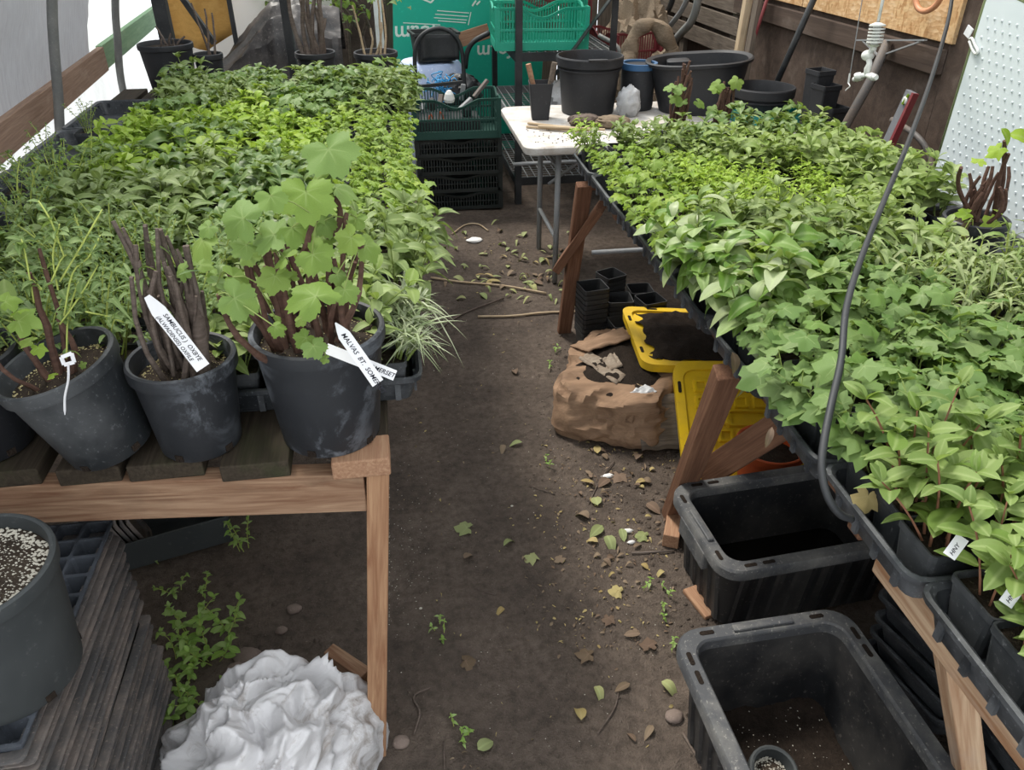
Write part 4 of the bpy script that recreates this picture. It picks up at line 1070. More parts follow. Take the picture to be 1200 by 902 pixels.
# nested square pots in stacks
for (x, y, n, s, rz, z0) in ((.800, 2.935, 10, 1.25, 8, 0), (.935, 2.985, 6, 1.25, -6, 0), (1.06, 2.93, 7, 1.2, 12, 0), (.92, 2.86, 4, 1.2, 4, 0), (1.06, 3.08, 6, 1.2, 0, 0), (.925, 3.10, 10, 1.15, 20, 0)):
    for k in range(n):
        o = link('square_pot', sq_empty, None) if 'sq_empty' in globals() else None
        if o is None:
            p = MB(); a, a0, h = .044, .034, .10
            p.rrect([(a0, a0, 0, .008), (a-.002, a-.002, h-.014, .008), (a+.001, a+.001, h-.014, .008), (a+.001, a+.001, h, .008), (a-.002, a-.002, h, .007), (a-.004, a-.004, h-.014, .007), (a0-.002, a0-.002, .004, .006)], cap0=True, cap1=True, k=2)
            sq_empty = p.mesh('square_pot_empty'); sq_empty.materials.append(M_['black_plastic']); o = link('square_pot', sq_empty, None)
        o.location = (x, y, z0+.018*s*k+.002); o.scale = (s, s, s); o.rotation_euler = (0, 0, R(rz+q.uniform(-2, 2)))
        tag(o, 'black square pot nested in a stack beside the paper sack', 'pot', 'square pots stacked beside the sack')
# orange pot half hidden behind the near leg brace
o, _ = round_pot('nursery_pot', (1.16, 1.92, .0), .11, .08, .2, 'orange plastic pot half hidden under the trestle bench', 'pot', mat='orange_plastic', soil=.05, holes=False)

# ================================================================== things on and over the right bench
# pot of pruned canes
RP = Vector((1.515, 1.77, .84))
rp, _ = round_pot('nursery_pot', RP, .078, .060, .165, 'black pot of short pruned brown canes standing before the white studded sheet', 'pot', mat='dark_pot_plastic', soil=.02)
for k in range(16):
    a = q.uniform(0, 6.283); r = .03*math.sqrt(q.random()); p0 = RP + Vector((r*math.cos(a), r*math.sin(a), .14))
    b = MB(); cane(b, p0, p0 + Vector((q.uniform(-.02, .03)+(p0.x-RP.x)*.8, q.uniform(-.03, .03), q.uniform(.09, .17))), .005, .004, q); b.build('cane', 'cane_bark', rp, smooth=50)
for (x0, y0, x1, y1) in ((1142, 255, 1126, 196), (1165, 255, 1181, 180), (1165, 255, 1178, 165)):
    b = MB(); cane(b, PY(x0, y0, 1.76), PY(x1, y1, 1.74), .006, .0045, q); b.build('cane', 'cane_bark', rp, smooth=50)
for (x, y, s, k) in ((1165, 178, 22, 'currant'), (1190, 160, 26, 'broad'), (1176, 155, 18, 'broad'), (1148, 188, 16, 'currant'), (1160, 262, 22, 'currant'), (1128, 250, 20, 'currant'), (1172, 250, 12, 'oval')):
    facing_leaf(PY(x, y, 1.73), s, k, 'leaf_lime', rp, q)
# wilted plant hanging beside it
wp = thing('wilted_plant', (1.40, 1.70, .84), 'wilted drooping plant with limp brown and green leaves beside the pruned pot', 'plant')
for k in range(9):
    b = MB(); p0 = Vector((1.40+q.uniform(-.02, .02), 1.70, .93)); a = q.uniform(0, 6.28); e = p0 + Vector((math.cos(a)*.08, math.sin(a)*.06, -.02+q.uniform(-.05, .03)))
    pts = smooth_path([p0, p0.lerp(e, .5)+Vector((0, 0, .09)), e], 5); b.tube(pts, .0015, 4); b.build('stem', 'stem_lime', wp)
    for j in range(4):
        o = link('leaf', leaf_mesh('broad', q.randrange(3), 'leaf_dead_brown' if q.random() < .45 else 'leaf_pale'), None, wp); o.matrix_local = Matrix.Translation(-wloc(wp)) @ leaf_matrix(pts[-1-j*2], (q.uniform(-1, 1), q.uniform(-1, 1), -1.2), .045, q)
# yellowed leaf hanging over the tray edge
yl = PZ(1010, 597, .90); o = link('fallen_leaf', leaf_mesh('currant', 1, 'leaf_dead_straw'), None); o.matrix_local = leaf_matrix(yl+Vector((.02, .02, .01)), (-.6, -.7, -.9), .055, q, (-.5, -.6, .6)); tag(o, 'crumpled straw-yellow leaf hanging over the tray edge beside the cable', 'leaf')
for (x, y, s) in ((858, 412, .05), (868, 440, .045), (905, 500, .04), (1012, 545, .05)):
    o = link('fallen_leaf', leaf_mesh('sage', 1, 'leaf_dead_brown'), None); o.matrix_local = leaf_matrix(PZ(x, y, .92), (q.uniform(-.6, .2), -.5, -.9), s, q); tag(o, 'dry brown leaf drooping over the trays along the aisle edge', 'leaf', 'dry leaves on the tray edge')
# hanging black cable
b = MB()
cp = [(1120,-40,2.75),(1112,20,2.6),(1092,90,2.35),(1065,165,1.98),(1038,230,1.74),(1010,300,1.53),(992,360,1.40),(986,420,1.315),(975,470,1.255),(966,515,1.215),(963,550,1.195),(970,582,1.185),(984,602,1.19),(998,608,1.205)]
b.tube(smooth_path([PD(*c) for c in cp], 5), .0062, 8)
cb = b.build('hanging_cable', 'cable_rubber', smooth='all'); tag(cb, 'long black cable hanging down across the seedlings and over the tray edge', 'cable')
# white studded sheet leaning at the wall
st = thing('studded_sheet', (1.95, 2.1, .62), 'pale white sheet with raised studs and rounded corner leaning on the plywood wall', 'sheet')
def on_sheet(x, y): return PX(x, y, 1.90)
A = on_sheet(1088, 232); B_ = on_sheet(1147, 38)
sy_ = (B_-A).normalized(); sx_ = Vector((0.0, -1, -.04)).normalized(); sn = sx_.cross(sy_).normalized()
if sn.x > 0: sn = -sn
A = A - sy_*.18; HH = .86; WW = 1.25
def sp2(u, v, d=0): return A + sx_*u + sy_*v + sn*d
b = MB(); out = [(0, 0), (WW, 0), (WW, HH-.16)] 
for k in range(9):
    a = R(90+90*k/8); out.append((.045+.045*math.cos(a), HH-.045+.045*math.sin(a)-.0))
n = len(out); b.add([sp2(u, v, .012) for u, v in out] + [sp2(u, v, -.012) for u, v in out], [tuple(range(n)), tuple(reversed(range(n, 2*n)))] + [(i, n+i, n+(i+1) % n, (i+1) % n) for i in range(n)])
b.build('sheet_panel', 'studded_sheet', st)
b = MB(); edge = [out[0]] + out[::-1][:9] + [(WW, HH-.16)]
b.tube([sp2(u, v, 0) for u, v in edge], .014, 8); b.build('sheet_edge', 'studded_edge', st, smooth='all')
b = MB(); b.bar(sp2(0, .0, .0), sp2(WW, .0, 0), .03, .012); b.build('bottom_channel', 'black_steel', st)
b = MB(); b.sphere((0, 0, 0), .0042, 6, 3); stud_me = b.mesh('stud'); stud_me.materials.append(M_['studded_sheet'])
cnt = 0
for i in range(20):
    for j in range(22):
        u = .035+i*.034+(.017 if j % 2 else 0); v = .2+j*.029
        if v > HH-.05 - u*.12 or cnt >= 300: continue
        o = link('stud', stud_me, None, st); o.location = sp2(u, v, .0125) - wloc(st); cnt += 1
# aluminium level leaning on the wall
lv_ = thing('spirit_level', (2.05, 2.85, .6), 'grey and red spirit level leaning on the plywood wall', 'level')
la, lb = PX(1069, 107, 2.03), PX(1036, 178, 1.99); ldir = (lb-la).normalized(); lb2 = la + ldir*1.22
b = MB(); b.bar(la, lb2, .022, .05, (0, 1, .3)); b.build('level_body', 'level_grey', lv_, bevel=.002)
sd = ldir.cross(Vector((1, 0, 0))).normalized()
if sd.y > 0: sd = -sd
b = MB(); b.bar(la+sd*.026+Vector((-.002,0,0)), lb2+sd*.026+Vector((-.002,0,0)), .026, .014, sd); b.build('level_stripe', 'level_red', lv_)
b = MB(); pv = la+ldir*.035+Vector((-.014, 0, 0)); b.lathe([(.012, -.004), (.016, 0), (.012, .004)], 14, pv, Matrix.Rotation(R(90), 4, 'Y'), True, True); b.build('vial', 'fitting_plastic', lv_)
b = MB(); b.tube([la+Vector((-.013, -.004, -.01)), la+ldir*.05+Vector((-.016, 0, 0))], .006, 6); b.build('vial_fluid', 'leaf_lime', lv_)
# leaning pole
b = MB(); b.tube([PX(1041, 48, 2.10), PX(1020, 95, 2.05), PX(990, 165, 1.93)+Vector((-.08, .02, -.15))], .020, 10); po = b.build('leaning_pole', 'rusty_steel', smooth='all'); tag(po, 'grey-brown round pole leaning on the plywood wall behind the sprinkler', 'pole')
# shelf bracket under the strand board
bk_ = thing('shelf_bracket', (2.1, 3.2, 1.2), 'thin grey steel bracket under the edge of the strand board', 'bracket')
b = MB(); b.bar(PX(1004, 47, 2.09), PX(1085, 47, 2.09), .012, .006); b.build('arm', 'grey_steel', bk_)
b = MB(); b.bar(PX(1030, 66, 2.09), PX(1078, 49, 2.09), .010, .006); b.build('strut', 'grey_steel', bk_)
b = MB(); b.bar(PX(1030, 66, 2.09), PX(1012, 48, 2.09), .010, .006); b.build('strut', 'grey_steel', bk_)
# hanging fogger
fg = thing('fogger_head', PX(1015, 95, 1.75), 'white ribbed fogger head with four nozzles hanging from a thin pipe', 'sprinkler')
F0, F1 = PX(1041, -30, 1.75), PX(1029, 26, 1.75)
b = MB(); b.tube([F0, F1], .0055, 8); b.build('drop_pipe', 'fitting_plastic', fg, smooth='all')
F2 = PX(1024, 55, 1.75); ax = (F2-F1).normalized(); Mx, L = bar_matrix(F1, F2); Mx = Mx @ Matrix.Rotation(R(90), 4, 'Y')
b = MB(); pr = [(.008, 0)]
for k in range(6):
    z = .008+k*(L-.016)/6; pr += [(.028, z), (.028, z+(L-.016)/6*.5), (.014, z+(L-.016)/6*.52), (.014, z+(L-.016)/6-.0005)]
pr += [(.027, L-.008), (.012, L), (.010, L+.012)]
b.lathe(pr, 16, M=Mx); b.build('ribbed_filter', 'fitting_plastic', fg, smooth=35)
F3 = PX(1017, 65, 1.75); b = MB(); b.sphere(F3, .021, 12, 8, (1.1, 1.1, .9)); b.build('ball_valve', 'fitting_plastic', fg, smooth='all')
F4 = PX(1015, 88, 1.75); b = MB(); b.tube([F2, F3, PX(1019, 74, 1.75), PX(1017, 80, 1.75), F4], [.010, .012, .010, .013, .010], 10); b.build('neck', 'fitting_plastic', fg, smooth='all')
for (x, y) in ((1001, 93), (1027, 91)):
    b = MB(); e = PX(x, y, 1.75); b.tube([F4, F4.lerp(e, .4), F4.lerp(e, .45), F4.lerp(e, .75), F4.lerp(e, .78), e], [.009, .009, .013, .013, .010, .009], 10); b.build('nozzle', 'fitting_plastic', fg, smooth=40)
for s in (-1, 1):
    b = MB(); e = F4 + Vector((s*.035, -.02*s, -.008)); b.tube([F4, F4.lerp(e, .4), F4.lerp(e, .45), F4.lerp(e, .8), e], [.009, .009, .013, .013, .009], 10); b.build('nozzle', 'fitting_plastic', fg, smooth=40)
# wire with a hook
wr_ = thing('hanging_wire', PX(992, 105, 1.80), 'thin steel wire with a small hook hanging beside the white fogger', 'wire')
b = MB(); b.tube([PX(1012, -10, 1.8), PX(1003, 45, 1.8), PX(996, 88, 1.8)], .0018, 5); b.build('wire', 'grey_steel', wr_)
b = MB(); b.tube([PX(996, 86, 1.8), PX(994, 98, 1.8)], .004, 6); b.tube(smooth_path([PX(994, 97, 1.8), PX(996, 101, 1.8), PX(993, 104, 1.8), PX(991, 106, 1.8)], 3), .0025, 5); b.build('hook', 'fitting_plastic', wr_)
# clip and paper tag on the wall
cp_ = thing('snap_clip', PX(1140, 55, 2.08), 'white snap clip with a small card hanging at the corner of the studded sheet', 'clip')
ring = [(1136, 46), (1139, 45), (1142, 52), (1146, 60), (1143, 63), (1139, 57), (1136, 48)]
b = MB(); b.tube(smooth_path([PX(x, y, 1.88) for x, y in ring], 3), .0045, 6); b.build('snap_hook', 'fitting_plastic', cp_, smooth='all')
b = MB(); b.box(PX(1135, 37, 1.88), (.004, .03, .03), Matrix.Rotation(R(20), 3, 'X')); b.build('card', 'label_card', cp_)
# copper-coloured hose loop on the wall
b = MB(); b.tube(smooth_path([PX(1072, -20, 2.08), PX(1074, 5, 2.08), PX(1082, 13, 2.08), PX(1095, 8, 2.08), PX(1106, -8, 2.08)], 5), .011, 8); h_ = b.build('orange_hose', 'copper_hose', smooth='all'); tag(h_, 'loop of orange hose hanging on the strand board', 'hose')
b = MB(); b.tube(smooth_path([PX(1045, 140, 2.1), PX(1075, 160, 2.1), PX(1090, 185, 2.1), PX(1094, 215, 2.1)], 5), .012, 8); h_ = b.build('brown_hose', 'rusty_steel', smooth='all'); tag(h_, 'brown hose curving down the plywood wall behind the spirit level', 'hose')
# ================================================================== far end: crates, rack, table, tubs
def crate_meshes(L, W, H, mat):
    """one side panel each way: rails and many thin bars, plus floor"""
    def panel(n, w, dip):
        b = MB(); t_ = .008
        def top(x): return H - (dip*.5*(1+math.cos(math.pi*max(-1, min(1, x/(w*.28))))) if dip else 0)
        K = 16
        for k in range(K):
            xa = -w/2+w*k/K; xb = -w/2+w*(k+1)/K; za, zb = top(xa), top(xb)
            b.add([(xa, -t_/2, za-.016), (xb, -t_/2, zb-.016), (xb, t_/2, zb-.016), (xa, t_/2, za-.016), (xa, -t_/2-.004, za), (xb, -t_/2-.004, zb), (xb, t_/2, zb), (xa, t_/2, za)], [(0,1,5,4),(1,2,6,5),(2,3,7,6),(3,0,4,7),(4,5,6,7),(3,2,1,0)])
        for (z0, z1) in ((0, H*.20), (H*.46, H*.51)): b.box((0, 0, (z0+z1)/2), (w, t_+.004, z1-z0))
        for k in range(n+1):
            x = -w/2+w*k/n; h0, h1 = H*.1, top(x)-.01; b.box((x, 0, (h0+h1)/2), (.0065, t_*.7, h1-h0))
        for s in (-1, 1): b.box((s*(w/2-.012), 0, H/2), (.03, t_+.004, H-.004))
        return b
    pa = panel(int(L/.0175), L, H*.22).mesh('crate_side'); pa.materials.append(M_[mat])
    pb_ = panel(int(W/.0175), W, H*.1).mesh('crate_end'); pb_.materials.append(M_[mat])
    b = MB(); b.box((0, 0, .005), (L-.01, W-.01, .008))
    fl = b.mesh('crate_floor'); fl.materials.append(M_[mat]); return pa, pb_, fl
def crate(meshes, loc, L, W, label, group, rz=0):
    pa, pb_, fl = meshes; t = thing('stacking_crate', loc, label, 'crate', group, rz)
    for s in (-1, 1):
        o = link('side_wall', pa, None, t); o.location = (0, s*(W/2-.005), 0); o.rotation_euler = (0, 0, 0 if s < 0 else math.pi)
        o = link('end_wall', pb_, None, t); o.location = (s*(L/2-.005), 0, 0); o.rotation_euler = (0, 0, s*math.pi/2)
    link('crate_floor', fl, None, t); return t
CL, CW = .535, .36
gm = crate_meshes(CL, CW, .235, 'green_crate_plastic'); km = crate_meshes(CL, CW, .112, 'black_crate_plastic')
cy_ = 4.86+CW/2
z = .005
for k in range(4):
    crate(km, (.43+q.uniform(-.008, .008), cy_+.02, z), CL, CW, 'black plastic stacking crate in the pile under the green crate', 'black crates in the pile', R(-1.5+q.uniform(-1, 1))); z += .1135
crate(gm, (.42, cy_, z), CL, CW, 'dark green plastic stacking crate on top of the black crate pile', None, R(-1.5))
GZ = z
# odds and ends in the green crate
jk = thing('tangle_of_tools', (.36, cy_, GZ+.012), 'tangle of grey and orange tool parts lying in the dark green crate', 'tools')
for k in range(7):
    b = MB(); c_ = Vector((.22+.06*k*.9, cy_+q.uniform(-.08, .1), GZ+.10+q.uniform(0, .1))); 
    if k % 2: b.lathe([(.0, 0), (.03, 0), (.034, .02), (.026, .05), (.012, .07), (0, .07)], 12, c_, Matrix.Rotation(q.uniform(0, 2), 4, 'X'))
    else: b.bar(c_, c_+Vector((q.uniform(-.1, .1), .03, q.uniform(.02, .1))), .03, .02)
    b.build('tool_part', ('grey_steel', 'black_steel', 'rusty_steel', 'fitting_plastic')[k % 4], jk, bevel=.003)
b = MB(); b.tube(smooth_path([(.24, cy_-.1, GZ+.03), (.26, cy_-.11, GZ+.14), (.30, cy_-.1, GZ+.03), (.32, cy_-.11, GZ+.15), (.36, cy_-.1, GZ+.04)], 4), .005, 5); b.build('strap', 'orange_plastic', jk)
b = MB(); b.box((.36, cy_, GZ+.055), (.42, .25, .09)); b.build('tool_base', 'black_steel', jk, bevel=.01)
# folding chair behind the crates
ch = thing('folding_chair', (.36, 5.42, 0), 'black tubular folding chair with a round-topped back behind the crate pile', 'chair')
yb = 5.34
b = MB(); arc = [PY(x, y, yb) for (x, y) in ((490, 118), (487, 90), (486, 62), (490, 47), (500, 37), (514, 33), (527, 37), (537, 48), (542, 65), (544, 95), (546, 118))]
arc = [Vector((arc[0].x+.0, yb+.02, .0))] + arc + [Vector((arc[-1].x, yb+.02, .0))]
b.tube(smooth_path(arc, 4), .013, 8); b.build('back_frame', 'black_steel', ch, smooth='all')
b = MB(); b.bar(PY(486, 102, yb), PY(544, 96, yb), .02, .02); b.build('cross_bar', 'black_steel', ch)
b = MB(); c_ = PY(516, 55, yb); b.grid(8, 6, lambda u, v: (c_.x-.12+.24*u, yb+.008+.03*math.sin(u*math.pi), c_.z-.08+.15*v)); b.build('backrest', 'black_steel', ch, smooth='all', solid=.006)
b = MB(); b.rrect([(.17, .17, .46, .05), (.18, .18, .475, .05), (.17, .17, .49, .05)], cap0=True, cap1=True, k=4, M=Matrix.Translation((.36, 5.56, 0))); b.build('seat', 'black_steel', ch, smooth=35)
for s in (-1, 1):
    b = MB(); b.tube([(.36+s*.155, 5.75, 0), (.36+s*.155, 5.36, .70)], .011, 8); b.build('rear_leg', 'black_steel', ch, smooth='all')
b = MB(); c_ = PY(542, 108, yb-.03); b.box(c_, (.03, .03, .10), Matrix.Rotation(R(10), 3, 'Y')); b.build('hinge', 'grey_steel', ch, bevel=.004)
# pale blue drum behind it
DR = Vector((.33, 5.95, 0))
b = MB(); b.lathe([(.0, 0), (.235, 0), (.245, .03), (.245, .25), (.252, .28), (.245, .31), (.245, .55), (.252, .575), (.245, .60), (.235, .69), (.20, .735), (.10, .75), (.0, .75)], 32, DR)
o = b.build('drum', 'blue_white_plastic', smooth=40); tag(o, 'pale blue plastic drum with rounded white top behind the folding chair', 'drum')
# black box resting on the drum
b = MB(); Mx = Matrix.Translation((.36, 5.86, .755)) @ Matrix.Rotation(R(8), 4, 'Z')
b.rrect([(.13, .09, 0, .01), (.15, .105, .17, .012), (.165, .12, .17, .012), (.165, .12, .185, .012), (.145, .10, .183, .012), (.125, .085, .01, .01)], cap0=True, cap1=True, k=3, M=Mx)
o = b.build('planter_box', 'black_plastic', smooth=35); tag(o, 'black rectangular planter box resting on the pale blue drum', 'planter')
# black bag and blue twine beside the chair
b = MB()
def lump(cx, cy, cz, rx, ry, rz, f=4, a=.2, s=0):
    def fn(u, v):
        th = 2*math.pi*u; ph = math.pi*(v-.5); p = Vector((math.cos(th)*math.cos(ph), math.sin(th)*math.cos(ph), math.sin(ph)))
        k = 1+a*(1-2.2*abs(noise.noise(p*f*.5+Vector((s, 0, 0)))))
        return (cx+p.x*rx*k, cy+p.y*ry*k, cz+p.z*rz*k)
    return fn
b.grid(36, 22, lump(.50, 5.50, .60, .13, .10, .11, 5, .22, 2))
o = b.build('refuse_bag', 'black_bag_film', smooth=30); tag(o, 'crumpled black plastic bag on the folding chair seat', 'bag')
b = MB()
for k in range(46):
    c_ = Vector((.36+q.gauss(0, .05), 5.42+q.gauss(0, .03), .66+q.gauss(0, .035))); e = c_ + Vector((q.gauss(0, .05), q.gauss(0, .03), q.gauss(0, .04)))
    b.tube(smooth_path([c_, c_.lerp(e, .5)+Vector((q.gauss(0, .02), 0, q.gauss(0, .02))), e], 3), .0035, 4)
o = b.build('twine_bundle', 'twine_blue', smooth='all'); tag(o, 'loose bundle of bright blue twine hung on the folding chair', 'twine')
# green insulation board
fb = thing('insulation_board', (.5, 6.3, 0), 'green foam insulation board with upside-down printing leaning behind the drum', 'board')
A0 = Vector((.03, 6.22, .0)); fu = Vector((1, .06, 0)).normalized(); fv = Vector((.07, .10, 1)).normalized(); fn_ = fu.cross(fv).normalized()
if fn_.y > 0: fn_ = -fn_
FW, FH = 1.15, 1.75
def fp(u, v, d=0): return A0 + fu*u + fv*v + fn_*d
b = MB(); b.add([fp(u, v, d) for d in (.012, -.012) for (u, v) in ((0, 0), (FW, 0), (FW, FH), (0, FH))], [(0,1,2,3),(7,6,5,4),(0,4,5,1),(1,5,6,2),(2,6,7,3),(3,7,4,0)]); b.build('foam_panel', 'foam_board_green', fb, bevel=.003)
def print_text(s, size, u, v, mat='print_pale', shear=0, flip=True, bold=.03):
    me = text_mesh(s, size, shear); sg = -1 if flip else 1; off = wloc(fb)
    for w in me.vertices: w.co = fp(u+sg*w.co.x, v+sg*w.co.y, .0135) - off
    me.materials.clear(); me.materials.append(M_[mat]); o = bpy.data.objects.new('lettering', me); C.objects.link(o); o.parent = fb
def fuv(x, y):
    # point of the board seen at that photo position
    d = ray(x, y); t_ = (A0-_c).dot(fn_)/d.dot(fn_); p = _c+d*t_-A0; return p.dot(fu), p.dot(fv)
u_, v_ = fuv(500, 33); print_text('foam', .155, u_, v_)
u_, v_ = fuv(592, 63); print_text('foam', .14, u_, v_)
b = MB()
for (x0, y0, x1, y1) in ((461, 27, 505, 33), (500, 16, 538, 22), (498, 20, 537, 26), (497, 24, 536, 30), (502, 28, 535, 33), (540, 21, 538, 36)):
    a_, c_ = fuv(x0, y0), fuv(x1, y1); b.bar(fp(a_[0], a_[1], .0135), fp(c_[0], c_[1], .0135), .006, .001, fn_)
for (x0, y0, x1, y1) in ((480, 0, 492, 6), (492, 6, 497, 0), (541, 14, 545, 8), (546, 13, 550, 9)):
    a_, c_ = fuv(x0, y0), fuv(x1, y1); b.bar(fp(a_[0], a_[1], .0135), fp(c_[0], c_[1], .0135), .012, .001, fn_)
b.build('printed_lines', 'print_pale', fb)
board('scrap_plank', PY(535, 48, 6.12), PY(573, 36, 6.12), .02, .10, 'cut_plank', None); tag(bpy.data.objects['scrap_plank'], 'short orange-brown plank propped across the green insulation board', 'plank')
b = MB(); b.tube(smooth_path([PY(545, 80, 5.9), PY(548, 60, 5.9), PY(556, 48, 5.9), PY(574, 38, 5.9)], 5), .018, 8); o = b.build('bent_pipe', 'black_steel', smooth='all'); tag(o, 'bent black pipe beside the folding chair back', 'pipe')

# ---- steel rack
rk = thing('steel_rack', (1.08, 5.45, 0), 'black steel shelving rack with wire shelves holding bright green crates', 'rack')
RX0, RX1, RY0, RY1 = .79, 1.40, 4.94, 6.05
for (x, y) in ((RX0, RY0), (RX1, RY0), (RX0, RY1), (RX1, RY1)):
    b = MB(); sx = 1 if x == RX0 else -1; sy = 1 if y == RY0 else -1
    b.box((x+sx*.0, y+sy*.018, .95), (.005, .04, 1.9)); b.box((x+sx*.018, y, .95), (.04, .005, 1.9)); b.build('upright', 'black_steel', rk)
for zz in (.15, .50, .905, 1.55):
    b = MB()
    for y in (RY0, RY1): b.box(((RX0+RX1)/2, y+.004, zz), (RX1-RX0, .012, .05))
    for x in (RX0, RX1): b.box((x, (RY0+RY1)/2, zz), (.012, RY1-RY0, .05))
    b.build('shelf_beam', 'grey_steel' if zz == .5 else 'black_steel', rk)
    b = MB()
    for k in range(12):
        x = RX0+.03+k*(RX1-RX0-.06)/11; b.bar((x, RY0, zz+.026), (x, RY1, zz+.026), .005, .005)
    for k in range(22):
        y = RY0+.03+k*(RY1-RY0-.06)/21; b.bar((RX0, y, zz+.021), (RX1, y, zz+.021), .004, .004)
    b.build('wire_deck', 'grey_steel', rk)
b = MB(); b.bar(PY(724, 0, RY0-.02)+Vector((.06, 0, .14)), PY(650, 82, RY0-.02)+Vector((-.03, 0, -.07)), .008, .05, (0, 1, 0)); b.build('brace', 'black_steel', rk)
bm = crate_meshes(.56, .38, .235, 'bright_crate_plastic'); rm = crate_meshes(.55, .36, .23, 'red_crate_plastic')
cz = .905+.032
crate(bm, (RX0+.17, RY0+.21, cz), .56, .38, 'bright green crate at the front of the rack shelf', None, R(-3))
crate(bm, (RX0+.24, RY0+.60, cz), .56, .36, 'bright green crate behind another on the rack shelf', None, R(2))
crate(rm, (RX0+.36, RY0+.90, cz+.02), .55, .34, 'dark red crate at the back of the rack shelf', None, R(-2))
crate(rm, (1.66, RY0+.75, .72), .40, .34, 'dark red crate standing on a pile beside the steel rack', None, R(-80))
b = MB(); b.tube(smooth_path([(1.36, 5.2, .98), (1.46, 5.1, .92), (1.48, 5.05, .80)], 5), .014, 8); o = b.build('pale_hose', 'galvanised_pipe', smooth='all'); tag(o, 'short pale grey hose end beside the green crates', 'hose')
# prop under the red crate: old drum
b = MB(); b.lathe([(0, 0), (.19, 0), (.19, .34), (.197, .36), (.19, .38), (.19, .70), (.17, .715), (0, .715)], 26, (1.66, RY0+.75, 0)); o = b.build('drum', 'black_steel', smooth=40); tag(o, 'black steel drum carrying the dark red crate', 'drum')
# clear bags on the rack shelf
for (x, y, s) in ((1.10, 5.05, 1), (1.25, 5.2, 3)):
    b = MB(); b.grid(30, 18, lump(x, y, .62, .13, .1, .11, 5, .25, s)); o = b.build('clear_bag', 'clear_bag', smooth=30); tag(o, 'crumpled clear plastic bag on the lower rack shelf', 'bag', 'clear bags on the rack')

# ---- white folding table
tb_ = thing('folding_table', (1.3, 3.98, 0), 'white plastic folding table with steel legs at the end of the right bench', 'table')
b = MB(); TXa, TXb, TYa, TYb = .615, 2.06, 3.575, 4.42
b.rrect([((TXb-TXa)/2-.006, (TYb-TYa)/2-.006, .700, .05), ((TXb-TXa)/2, (TYb-TYa)/2, .708, .06), ((TXb-TXa)/2, (TYb-TYa)/2, .733, .06), ((TXb-TXa)/2-.008, (TYb-TYa)/2-.008, .74, .055)], cap0=True, cap1=True, k=5, M=Matrix.Translation(((TXa+TXb)/2, (TYa+TYb)/2, 0)))
b.build('table_top', 'white_plastic', tb_, smooth=35)
for (x, nm) in ((.80, 'leg'), (1.88, 'leg')):
    for y in (3.70, 4.16):
        b = MB(); b.tube([(x, y, .70), (x, y, .0)], .0145, 10); b.build('leg', 'grey_steel', tb_, smooth='all')
    b = MB(); b.tube([(x, 3.70, .24), (x, 4.16, .24)], .011, 8); b.tube([(x, 3.70, .60), (x, 4.16, .60)], .011, 8); b.build('leg_rail', 'grey_steel', tb_, smooth='all')
    b = MB(); b.tube([(x, 3.93, .45), (x+(.35 if x < 1 else -.35), 3.93, .69)], .009, 8); b.build('leg_strut', 'grey_steel', tb_, smooth='all')
# stretcher bar near the floor on the bench frame
b = MB(); b.tube([(.74, 4.72, .33), (1.6, 4.72, .33)], .012, 8); b.tube([(.9, 3.35, .30), (1.8, 3.35, .30)], .012, 8)
b.build('low_rail', 'grey_steel', tb_, smooth='all')
TZ = .741
def bucket(name, loc, rt, rb, h, label, mat='dark_pot_plastic', handle=False, soil=False):
    t = thing(name, loc, label, 'bucket'); b = MB()
    b.lathe([(.001, 0), (rb, 0), (rb+.003, .004), (rt-.012, h-.05), (rt+.002, h-.045), (rt+.004, h-.006), (rt, h), (rt-.006, h), (rt-.01, h-.012), (rt-.016, h-.05), (rb-.006, .012), (.001, .01)], 40)
    b.build('bucket_body', mat, t, smooth=35, local=True)
    b = MB(); b.lathe([(rt-.014, h-.065), (rt-.004, h-.065), (rt-.004, h-.057), (rt-.014, h-.057)], 40); b.build('rim_band', mat, t, smooth=35, local=True)
    if handle:
        b = MB(); b.rrect([(.045, .012, h-.006, .01), (.05, .016, h+.004, .012), (.03, .008, h+.006, .006)], cap0=True, cap1=True, k=3, M=Matrix.Translation((0, -rt-.0, 0))); b.build('grip', mat, t, smooth=35, local=True)
    return t
bucket('bucket', (1.065, 4.23, TZ), .172, .135, .285, 'tall round black bucket standing on the white folding table', handle=True)
# square pot of tools
sqt = thing('square_pot', (.785, 4.12, TZ), 'tall square black pot holding two wooden tool handles on the white table', 'pot')
b = MB(); b.rrect([(.043, .043, 0, .006), (.058, .058, .165, .006), (.06, .06, .18, .006), (.056, .056, .18, .006), (.041, .041, .006, .006)], cap0=True, cap1=True, k=2, M=Matrix.Rotation(R(-6), 4, 'Z')); b.build('pot_body', 'dark_pot_plastic', sqt, local=True)
for (xa, ya, xb, yb2, m, r) in ((619, 75, 629, 118, 'cut_plank', .014), (650, 73, 641, 118, 'grey_wood', .015)):
    b = MB(); b.tube([PY(xa, ya, 4.12), PY(xb, yb2, 4.12)], [r, r*.85], 8); o = b.build('tool_handle', m, smooth=40); tag(o, 'wooden tool handle sticking up from the square pot', 'handle', 'tool handles in the square pot')
